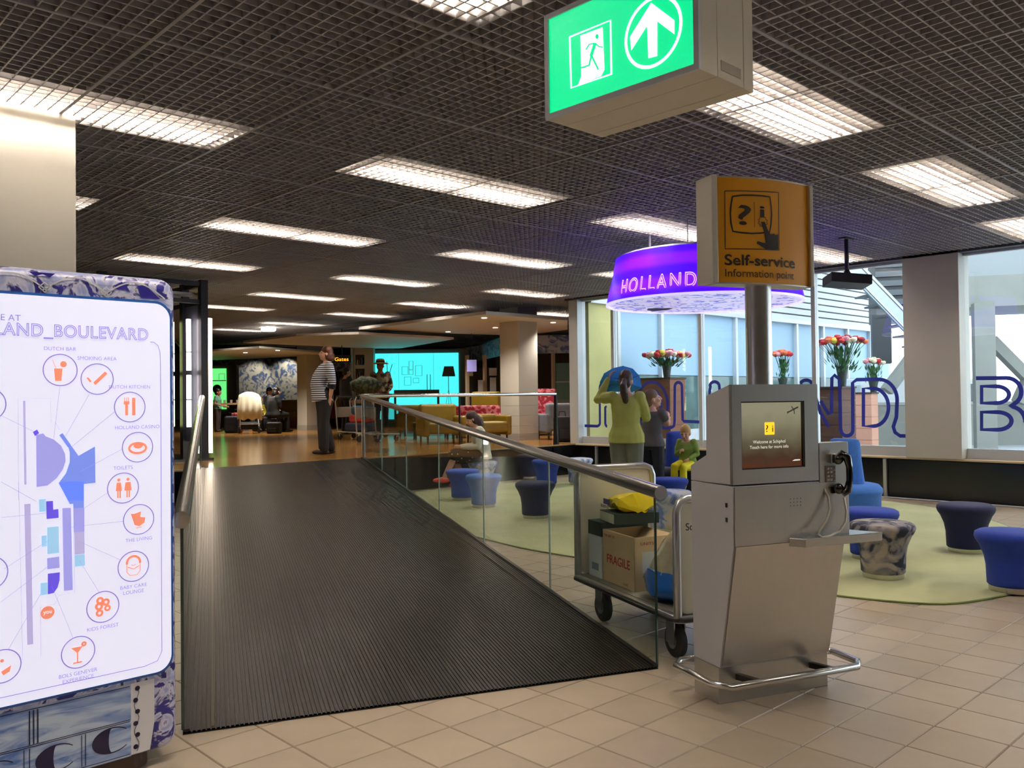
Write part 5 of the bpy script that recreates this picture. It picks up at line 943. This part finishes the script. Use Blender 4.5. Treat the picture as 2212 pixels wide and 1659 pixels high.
# ================================================================== people
def fuse(mb, voxel=0.012, smooth=4):
    "one continuous surface out of overlapping tapered pieces"
    me = bpy.data.meshes.new('figure'); me.from_pydata([tuple(p) for p in mb.v], [], mb.f); o = bpy.data.objects.new('figure', me); COL.objects.link(o)
    bm = bmesh.new(); bm.from_mesh(me); bmesh.ops.recalc_face_normals(bm, faces=bm.faces); bm.to_mesh(me); bm.free()
    r = o.modifiers.new('remesh', 'REMESH'); r.mode = 'VOXEL'; r.voxel_size = voxel; r.use_smooth_shade = True
    s = o.modifiers.new('smooth', 'SMOOTH'); s.factor = 0.5; s.iterations = smooth
    bpy.context.view_layer.update(); dg = bpy.context.evaluated_depsgraph_get(); out = bpy.data.meshes.new_from_object(o.evaluated_get(dg))
    bpy.data.objects.remove(o); bpy.data.meshes.remove(me); return out
def place_mesh(me, name, mat, parent):
    o = bpy.data.objects.new(name, me); me.materials.clear(); me.materials.append(mat); COL.objects.link(o); o.parent = parent
    for p in me.polygons: p.use_smooth = True
    return o
BASE = dict(pelvis=(0,0,.95), waist=(0,0,1.08), chest=(0,.005,1.27), neck=(0,-.005,1.43), head=(0,.02,1.575), shL=(-.165,-.005,1.385), shR=(.165,-.005,1.385), elL=(-.215,-.03,1.12), elR=(.215,-.03,1.12),
            wrL=(-.225,.03,.87), wrR=(.225,.03,.87), hpL=(-.085,0,.93), hpR=(.085,0,.93), knL=(-.095,.015,.50), knR=(.095,.015,.50), anL=(-.095,-.015,.09), anR=(.095,-.015,.09))
def limb(mb, pts, rs, n=10):
    mb.tube(pts, rs, n)
    for p, r in zip(pts, rs): mb.ball(p, r*.98, 10, 6)
def hand(mb, wrist, d, palm, curl=0.5, s=1.0, thumb=1):
    d = Vector(d).normalized(); palm = Vector(palm); palm = (palm-d*palm.dot(d)).normalized(); sd = d.cross(palm)*thumb; w = Vector(wrist)
    c = w+d*.045*s; q = []
    for t, a_ in ((-.005,.020),(.03,.034),(.075,.038),(.092,.034)):
        o_ = w+d*t*s; q.append([o_+sd*a_*s*math.cos(6.28319*k/10)+palm*.015*s*math.sin(6.28319*k/10) for k in range(10)])
    mb.rings(q)
    for i, (off, ln) in enumerate(((.028,.070),(.010,.078),(-.009,.072),(-.027,.056))):
        p0 = w+d*.080*s+sd*off*s; p = [p0]; dd = d.copy()
        for k in range(3): dd = (dd+palm*curl*(.35+.25*k)).normalized(); p.append(p[-1]+dd*ln*s/3*1.05)
        mb.tube(p, [.0095*s,.0090*s,.0082*s,.0070*s], 8); mb.ball(p[-1], .0070*s, 8, 5)
    p0 = w+d*.025*s+sd*.028*s; p1 = p0+(d*.6+sd*.8).normalized()*.038*s; p2 = p1+(d*.9+sd*.25+palm*.3*curl).normalized()*.034*s
    mb.tube([p0,p1,p2], [.013*s,.011*s,.009*s], 8); mb.ball(p2, .009*s, 8, 5)
def person(label, pos, face, height, pose, skin, top=None, bottom=None, shoes=None, hair=None, sleeve='short', skirt=False, head_k=1.0, girth=1.0, voxel=0.012, look=(0,0), palms=None, curl=0.4, group=None, leg='trousers', belly=0.0, hem=.90, cuffs=None, hairlen=0.0, pony=False, legr=1.0):
    J = dict(BASE); J.update(pose or {}); J = {k: Vector(v) for k, v in J.items()}
    pos = Vector(pos); pos.z += .008; root = thing('person', label, 'person', pos, face, group); root.scale = (height/1.70,)*3
    g = girth; right = (J['shR']-J['shL']).normalized()
    def torso(mb, pts, infl=0.0, fwd_off=None):
        rr = []
        for i, (p, rx, ry, fo) in enumerate(pts):
            a_ = pts[max(0,i-1)][0]; b_ = pts[min(len(pts)-1,i+1)][0]; upv = (b_-a_).normalized() if (b_-a_).length > 1e-5 else Vector((0,0,1))
            rt = right if i > 1 else (J['hpR']-J['hpL']).normalized(); fw = upv.cross(rt).normalized(); rt2 = fw.cross(upv).normalized()
            rr.append([p+fw*fo+rt2*(rx*g+infl)*math.cos(6.28319*k/16)+fw*(ry*g+infl)*math.sin(6.28319*k/16) for k in range(16)])
        mb.rings(rr)
    spine = [(J['pelvis']-Vector((0,0,.07)),.145,.105,0),(J['pelvis'],.165,.118,0),(J['pelvis'].lerp(J['waist'],.6),.150,.112,belly*.5),(J['waist'],.135,.105,belly),(J['waist'].lerp(J['chest'],.55),.142,.110,belly*.8),(J['chest'],.155,.115,.01),(J['chest'].lerp(J['neck'],.55),.150,.090,0),(J['neck']-Vector((0,0,.02)),.085,.062,0),(J['neck']+Vector((0,0,.02)),.056,.054,0)]
    b = MB(); torso(b, spine); hd = J['head']; k = head_k
    # head: skull, jaw, nose, ears
    yaw, pit = look; Rm = Matrix.Rotation(yaw,3,'Z') @ Matrix.Rotation(pit,3,'X'); H = lambda x, y, z: hd+Rm @ (Vector((x,y,z))*k)
    hb = MB(); hb.ball((0,-.008,.022), (.074,.092,.098), 18, 12); hb.ball((0,.018,-.045), (.056,.068,.068), 14, 10); hb.ball((0,.060,-.085), (.026,.024,.020), 10, 6); hb.ball((0,.050,.0), (.056,.036,.050), 12, 8)
    hb.tube([(0,.086,.022),(0,.098,-.004),(0,.108,-.022),(0,.092,-.034)], [.010,.013,.016,.010], 8); hb.ball((0,.086,-.056), (.026,.012,.011), 10, 6)
    for s in (-1,1): hb.ball((s*.075,-.004,-.012), (.012,.020,.030), 10, 6); hb.ball((s*.034,.070,-.030), (.022,.020,.022), 8, 6)
    b.add([H(*v) for v in hb.v], hb.f); limb(b, [J['neck']-Vector((0,0,.03)), H(0,-.02,-.05)], [.058,.052])
    for s, S in ((-1,'L'),(1,'R')):
        sh, el, wr = J['sh'+S], J['el'+S], J['wr'+S]; limb(b, [J['chest'].lerp(sh,.7), sh, sh.lerp(el,.4), el, el.lerp(wr,.35), wr], [.06*g,.056*g,.050*g,.040,.039,.026])
        d = (wr-el).normalized(); pn = (palms or {}).get(S, Vector((-s,0.25,0))); hand(b, wr, d, pn, curl, 1.0, 1 if S == 'L' else -1)
        hp, kn, an = J['hp'+S], J['kn'+S], J['an'+S]; limb(b, [hp, hp.lerp(kn,.35), kn, kn.lerp(an,.35), an], [.085*g,.078*g,.055,.055,.038])
        toe = J.get('to'+S, an+Vector((0.01*s,.15,-.055))); b.tube([an+Vector((0,-.05,-.055)), an+Vector((0,.0,-.045)), an.lerp(toe,.6)+Vector((0,0,-.012)), toe], [.030,.040,.036,.026], 10); b.ball(toe, (.030,.034,.022), 10, 6)
    place_mesh(fuse(b, min(voxel,.010)), 'body', skin, root)
    # clothes
    if top:
        c = MB(); i0 = 0 if hem < .93 else 1
        low = J['pelvis']+(J['waist']-J['pelvis']).normalized()*(-.10 if hem < .86 else (-.05 if hem < .93 else .0)); sp2 = [(low,.186,.140,belly*.30)]+([(J['pelvis'],.182,.134,belly*.35)]+spine[2:7] if hem < .93 else spine[1:7])+[(J['neck']-Vector((0,0,.025)),.088,.066,0)]
        torso(c, sp2, .016)
        for s, S in ((-1,'L'),(1,'R')):
            sh, el, wr = J['sh'+S], J['el'+S], J['wr'+S]; pp = [J['chest'].lerp(sh,.6), sh, sh.lerp(el,.5)]; rr = [.070*g,.070*g,.066*g]
            if sleeve in ('mid','long'): pp += [el]; rr += [.055]
            if sleeve == 'mid': pp += [el.lerp(wr,.30)]; rr += [.052]
            if sleeve == 'long': pp += [el.lerp(wr,.5), wr]; rr += [.048,.036]
            limb(c, pp, rr)
        place_mesh(fuse(c, voxel), 'top', top, root)
    if cuffs:
        for s, S in ((-1,'L'),(1,'R')):
            el, wr = J['el'+S], J['wr'+S]; MB().tube([el.lerp(wr,.16), el.lerp(wr,.46)], [.060,.056], 16).build('cuff', cuffs, root, smooth=True)
    if bottom:
        c = MB(); torso(c, [(J['pelvis']-Vector((0,0,.09)),.150,.11,0),(J['pelvis'],.170,.124,0),(J['pelvis'].lerp(J['waist'],.15 if (top and hem < .93) else .55),.150,.114,belly*.3)], .006)
        for s, S in ((-1,'L'),(1,'R')):
            hp, kn, an = J['hp'+S], J['kn'+S], J['an'+S]
            if skirt: limb(c, [hp, hp.lerp(kn,.5), kn.lerp(hp,-.05)], [.115*g,.115*g,.105])
            else: limb(c, [hp, hp.lerp(kn,.4), kn, kn.lerp(an,.5), an+Vector((0,0,.0))], [.105*g*legr,.096*g*legr,.078*legr,.076*legr,.070*legr])
        if skirt: c.add([J['hpL']+Vector((0,0,.09)), J['hpR']+Vector((0,0,.09)), J['knR']+Vector((0,0,.06)), J['knL']+Vector((0,0,.06)), J['hpL']-Vector((0,0,.07)), J['hpR']-Vector((0,0,.07)), J['knR']-Vector((0,0,.06)), J['knL']-Vector((0,0,.06))], [(0,1,2,3),(7,6,5,4),(0,4,5,1),(1,5,6,2),(2,6,7,3),(3,7,4,0)])
        place_mesh(fuse(c, voxel), 'skirt' if skirt else leg, bottom, root)
    if shoes:
        for S in 'LR':
            an = J['an'+S]; toe = J.get('to'+S, an+Vector((0.01 if S == 'R' else -.01,.15,-.055))); c = MB(); c.tube([an+Vector((0,-.06,-.06)), an+Vector((0,0,-.055)), an.lerp(toe,.65)+Vector((0,0,-.016)), toe+Vector((0,.01,0))], [.034,.045,.042,.030], 10); c.ball(toe, (.036,.042,.026), 10, 6); c.ball(an+Vector((0,-.05,-.062)), (.036,.040,.026), 10, 6)
            place_mesh(fuse(c, voxel), 'shoe', shoes, root)
    if hair:
        c = MB(); c.ball((0,-.014,.044), (.082,.096,.094), 18, 12); c.ball((0,-.055,-.02), (.072,.058,.075), 14, 10)
        if hairlen:
            for s in (-1,1): c.ball((s*.062,-.02,-.03), (.024,.046,.07), 10, 8)
            c.tube([(0,-.05,.0),(0,-.075,-.08),(0,-.085,-.08-hairlen)], [.078,.082,.05], 14)
        if pony: c.ball((0,-.120,.0), (.030,.030,.030), 10, 8); c.tube([(0,-.115,.0),(0,-.165,-.05),(.01,-.160,-.14),(.02,-.130,-.24),(.022,-.12,-.27)], [.028,.045,.048,.034,.012], 12)
        cut = MB(); cut.add([H(*v) for v in c.v], c.f); place_mesh(fuse(cut, voxel, 2), 'hair', hair, root)
    e = M('eye_dark', (30,22,18), 0.2); lip = M('lips', (160,84,76), 0.4)
    for s in (-1,1):
        q = MB(); q.ball((0,0,0), (.011*k,.007*k,.006*k), 8, 6); q.xf(Matrix.Translation(H(s*.030,.080,.006)) @ Rm.to_4x4()); q.build('eye', e, root, smooth=True)
    q = MB(); q.ball((0,0,0), (.020*k,.006*k,.005*k), 8, 6); q.xf(Matrix.Translation(H(0,.094,-.056)) @ Rm.to_4x4()); q.build('mouth', lip, root, smooth=True)
    return root, J
m_skin = M('skin_fair', (214,164,138), 0.5); m_skin2 = M('skin_tan', (150,104,80), 0.5)
m_brn = M('hair_brown', (52,32,24), 0.45, noise_amt=0.3, nscale=40); m_aub = M('hair_auburn', (84,44,26), 0.45, noise_amt=0.3, nscale=40); m_dkh = M('hair_dark', (24,18,18), 0.4); m_bld = M('hair_blond', (196,158,96), 0.5)
m_strp = two_tone('striped_jersey', (32,32,52), (220,220,226), 9.2, 'WAVEZ', 0.44, 0.56, rough=0.8, detail=0)
m_blk = M('cloth_black', (14,13,16), 0.8); m_gtop = M('top_olive', (172,176,92), 0.85, noise_amt=0.06, nscale=14); m_gtop2 = M('sweater_green', (120,146,60), 0.85); m_gpant = M('trousers_grey_green', (106,110,98), 0.85, noise_amt=0.05, nscale=10)
def W3(px, dist, z): p = Pd(px, 860, dist); p.z = z; return p
CAMDIR = lambda p: math.atan2(-p.y, -p.x)        # heading from a point towards the entrance where the photographer stands
def heading(p, deg): return CAMDIR(p)-math.pi/2+math.radians(deg)   # 0 = facing the photographer
# 1 woman in a striped top on the lounge edge, in profile, leaning back
p = Pz(702, 981, ZP); p.z = ZP
person('woman in a navy striped top and black trousers standing on the lounge edge', p, heading(p,-82), 1.93,
       dict(pelvis=(0,.03,.95), waist=(0,.05,1.08), chest=(0,.0,1.27), neck=(0,-.04,1.43), head=(0,-.03,1.585), shL=(-.165,-.05,1.385), shR=(.165,-.05,1.385), elL=(-.215,-.10,1.13), elR=(.215,-.04,1.13), wrL=(-.20,-.06,.90), wrR=(.19,.08,.93), knL=(-.09,.04,.5), knR=(.10,.0,.5), anL=(-.10,.03,.09), anR=(.12,-.10,.09)),
       m_skin, m_strp, m_blk, M('sandal_dark', (40,30,28), 0.6), m_aub, 'mid', girth=1.12, belly=.045, voxel=.010, look=(0,.12), hem=.84, cuffs=m_blk, curl=.15, hairlen=.03, legr=1.18)
# 2 woman in a green top, back turned, arm raised
p = W3(1352, 11.5, .0); p.z = 0.014; gw = p.copy(); gwh = heading(p, 168)
person('woman in an olive green top with a ponytail holding up a blue sheet', p, gwh, 1.93,
       dict(shL=(-.165,-.005,1.39), shR=(.165,-.005,1.385), elL=(-.35,.05,1.36), wrL=(-.24,.13,1.60), elR=(.22,.10,1.14), wrR=(.14,.26,1.30)),
       m_skin, m_gtop, m_gpant, M('shoe_brown', (60,46,36), 0.6), m_brn, 'long', voxel=.010, pony=True, hem=.84, girth=1.08, curl=.8, palms={'L':Vector((1,.2,0)),'R':Vector((-1,.2,0))}, legr=1.1)
# hair band
# 3 boy in grey
p = W3(1408, 12.1, .014)
person('boy in a grey T-shirt and dark striped track trousers looking up at the windows', p, heading(p, 150), 1.66,
       dict(shL=(-.155,0,1.385), shR=(.155,0,1.385), elL=(-.20,.12,1.24), wrL=(-.12,.26,1.30), elR=(.20,.10,1.22), wrR=(.13,.24,1.32)), m_skin, M('tshirt_grey', (84,82,86), 0.85), M('track_navy', (20,22,36), 0.7), M('shoe_grey', (120,120,124), 0.6), M('hair_sand', (110,84,58), 0.5), 'short', head_k=1.16, voxel=.011, look=(-.9,.25), curl=.6, girth=.95)
# 4 child on the sofa
p = C2W(2.50, 12.35, .335); 
SIT = dict(pelvis=(0,0,.40), waist=(0,-.01,.53), chest=(0,.02,.72), neck=(0,.03,.87), head=(0,.07,1.02), shL=(-.15,.02,.83), shR=(.15,.02,.83), elL=(-.22,.02,.60), elR=(.20,.06,.60), wrL=(-.14,.20,.52), wrR=(.06,.20,.66), hpL=(-.085,.02,.38), hpR=(.085,.02,.38), knL=(-.10,.40,.36), knR=(.10,.38,.37), anL=(-.10,.42,.0), anR=(.10,.40,.0))
person('small child in a green sweater and yellow leggings sitting on the midnight blue sofa', p, heading(p, -25), 1.22, SIT, m_skin, m_gtop2, M('leggings_yellow', (236,224,24), 0.7), M('shoe_grey'), m_bld, 'long', head_k=1.25, voxel=.012, look=(.15,-.35), curl=.6, girth=1.12)
# 5 woman seated on the marbled stool
p = Pz(1043, 1056, .014); d = Vector((p.x,p.y,0)).normalized()*.15; p = p+d; p.z = .144
SIT2 = dict(SIT); SIT2.update(chest=(0,.04,.70), neck=(0,.09,.85), head=(0,.16,.98), shL=(-.155,.07,.81), shR=(.155,.07,.81), elL=(-.20,.10,.55), elR=(.20,.10,.55), wrL=(-.10,.34,.54), wrR=(.10,.34,.54), knL=(-.06,.44,.42), knR=(.10,.40,.36), anL=(-.04,.62,.08), anR=(.12,.34,-.02), pelvis=(0,0,.40))
person('woman in a white cardigan and black dotted skirt sitting on the marbled stool', p, heading(p, -80), 1.88, SIT2, m_skin, M('cardigan_white', (224,220,206), 0.85), two_tone('dotted_skirt', (226,226,226), (14,13,16), 16, 'VORONOI', 0.16, 0.20, rough=0.8), M('shoe_red', (226,72,56), 0.5), m_brn, 'long', skirt=True, voxel=.011, look=(0,-.45), hairlen=.10, curl=.6)
# 6 man in a straw hat
p = W3(822, 22.3, ZP)
rt_, J_ = person('person in a straw sun hat and patterned shirt beside the cyan light wall', p, heading(p, 12), 1.98, dict(elL=(-.23,.03,1.12), elR=(.23,.03,1.12), wrL=(-.14,.26,1.04), wrR=(.14,.26,1.04)), m_skin2, two_tone('shirt_leaf', (40,36,30), (140,132,110), 9, 'NOISE', 0.46, 0.54, rough=0.85), m_blk, m_blk, m_dkh, 'long', voxel=.014, hem=.84, girth=1.08)
MB().lathe([(0,1.74),(.05,1.738),(.085,1.725),(.095,1.70),(.10,1.655),(.165,1.635),(.19,1.625),(.19,1.62),(.09,1.64),(0,1.645)], 24, (0,.01,0)).build('hat', M('straw', (214,200,160), 0.8), rt_, smooth=50); MB().lathe([(.098,1.658),(.1,1.662),(.0965,1.692),(.09,1.695)], 24, (0,.01,0)).build('hat_band', m_blk, rt_)
def pouf(p, h, label):
    t = thing('pouf', label, 'stool', (p.x,p.y,ZP)); MB().lathe([(0,.02),(.19,.02),(.20,.05),(.20,h-.06),(.18,h-.01),(0,h)], 24).build('cushion', m_blk, t, smooth=60); MB().lathe([(.17,0),(.17,.02),(0,.02)], 20).build('base_ring', CHROME(), t)
# 7 seated person in black by the pushchair, 8 man beyond, 9 child, 10 browsing person, 11 small child
p = W3(590, 26.4, ZP+.10); pouf(p, .45, 'black pouf under the person in black'); SIT3 = dict(SIT); SIT3.update(neck=(0,.06,.86), head=(0,.12,1.0))
person('person in black sitting with back turned beside the pushchair', p, heading(p, 130), 1.95, SIT3, m_skin, m_blk, m_blk, m_blk, m_dkh, 'long', voxel=.016, hairlen=.05, girth=1.25)
p = W3(578, 28.9, ZP+.10); pouf(p, .45, 'black pouf at the tall table in front of the delft wall')
person('short-haired person at the tall table in front of the delft wall', p, heading(p, 60), 1.95, SIT, m_skin2, M('top_charcoal', (50,48,52), 0.85), m_blk, m_blk, m_dkh, 'long', voxel=.018)
p = W3(470, 27.5, ZP)
person('child in a teal shirt standing by the green light wall', p, heading(p, 70), 1.36, dict(wrL=(-.16,.28,1.02), wrR=(.16,.28,1.02)), m_skin2, M('shirt_teal', (92,140,120), 0.85), M('shorts_dark', (50,38,40), 0.85), m_blk, m_dkh, 'short', head_k=1.25, voxel=.018)
p = W3(748, 24.5, ZP)
person('person in a dark blue jacket at the book shelf behind the striped woman', p, heading(p, 120), 1.9, dict(), m_skin, M('jacket_slate', (58,66,84), 0.8), m_blk, m_blk, m_brn, 'long', voxel=.018, girth=1.2)
p = W3(559, 27.3, ZP+.10); pouf(p, .36, 'low black pouf under the small child in yellow')
person('small child in yellow next to the pushchair', p, heading(p, 20), 1.45, SIT, m_skin, M('cardigan_mustard', (170,160,50), 0.85), m_blk, m_blk, m_bld, 'long', head_k=1.2, voxel=.018)
# blue sheet held up by the woman
q = MB(); n = 10; c_ = Pd(1340, 822, 11.75); c_.z = c_.z; t = thing('blue_sheet', 'bright blue folded nylon sheet held up in front of the window', 'cloth', c_, heading(c_, 0))
rim = [(-.29,-.10),(-.26,.06),(-.17,.16),(-.04,.20),(.10,.17),(.22,.10),(.28,-.02),(.27,-.13),(.14,-.16),(-.02,-.15),(-.16,-.16)]
rows = [[Vector((x*k, .10*(1-k)+.015*math.sin(i*2.1+k*4), z*k)) for i, (x, z) in enumerate(rim+[rim[0]])] for k in (1.0,.75,.5,.25,.02)]
q.sheet(rows); q.sheet([[v+Vector((0,.006,0)) for v in r] for r in rows]); q.build('canopy', M('nylon_blue', (40,146,228), 0.4, sheen=0.2), t, smooth=20)
for x, z in ((-.26,.06),(-.04,.20),(.22,.10),(.27,-.13),(-.02,-.15)): MB().tube([(0,.096,0),(x*.5,.046,z*.5),(x,-.004,z)], .004, 6).build('rib', M('rib_navy', (14,60,130), 0.4), t)
q = MB();
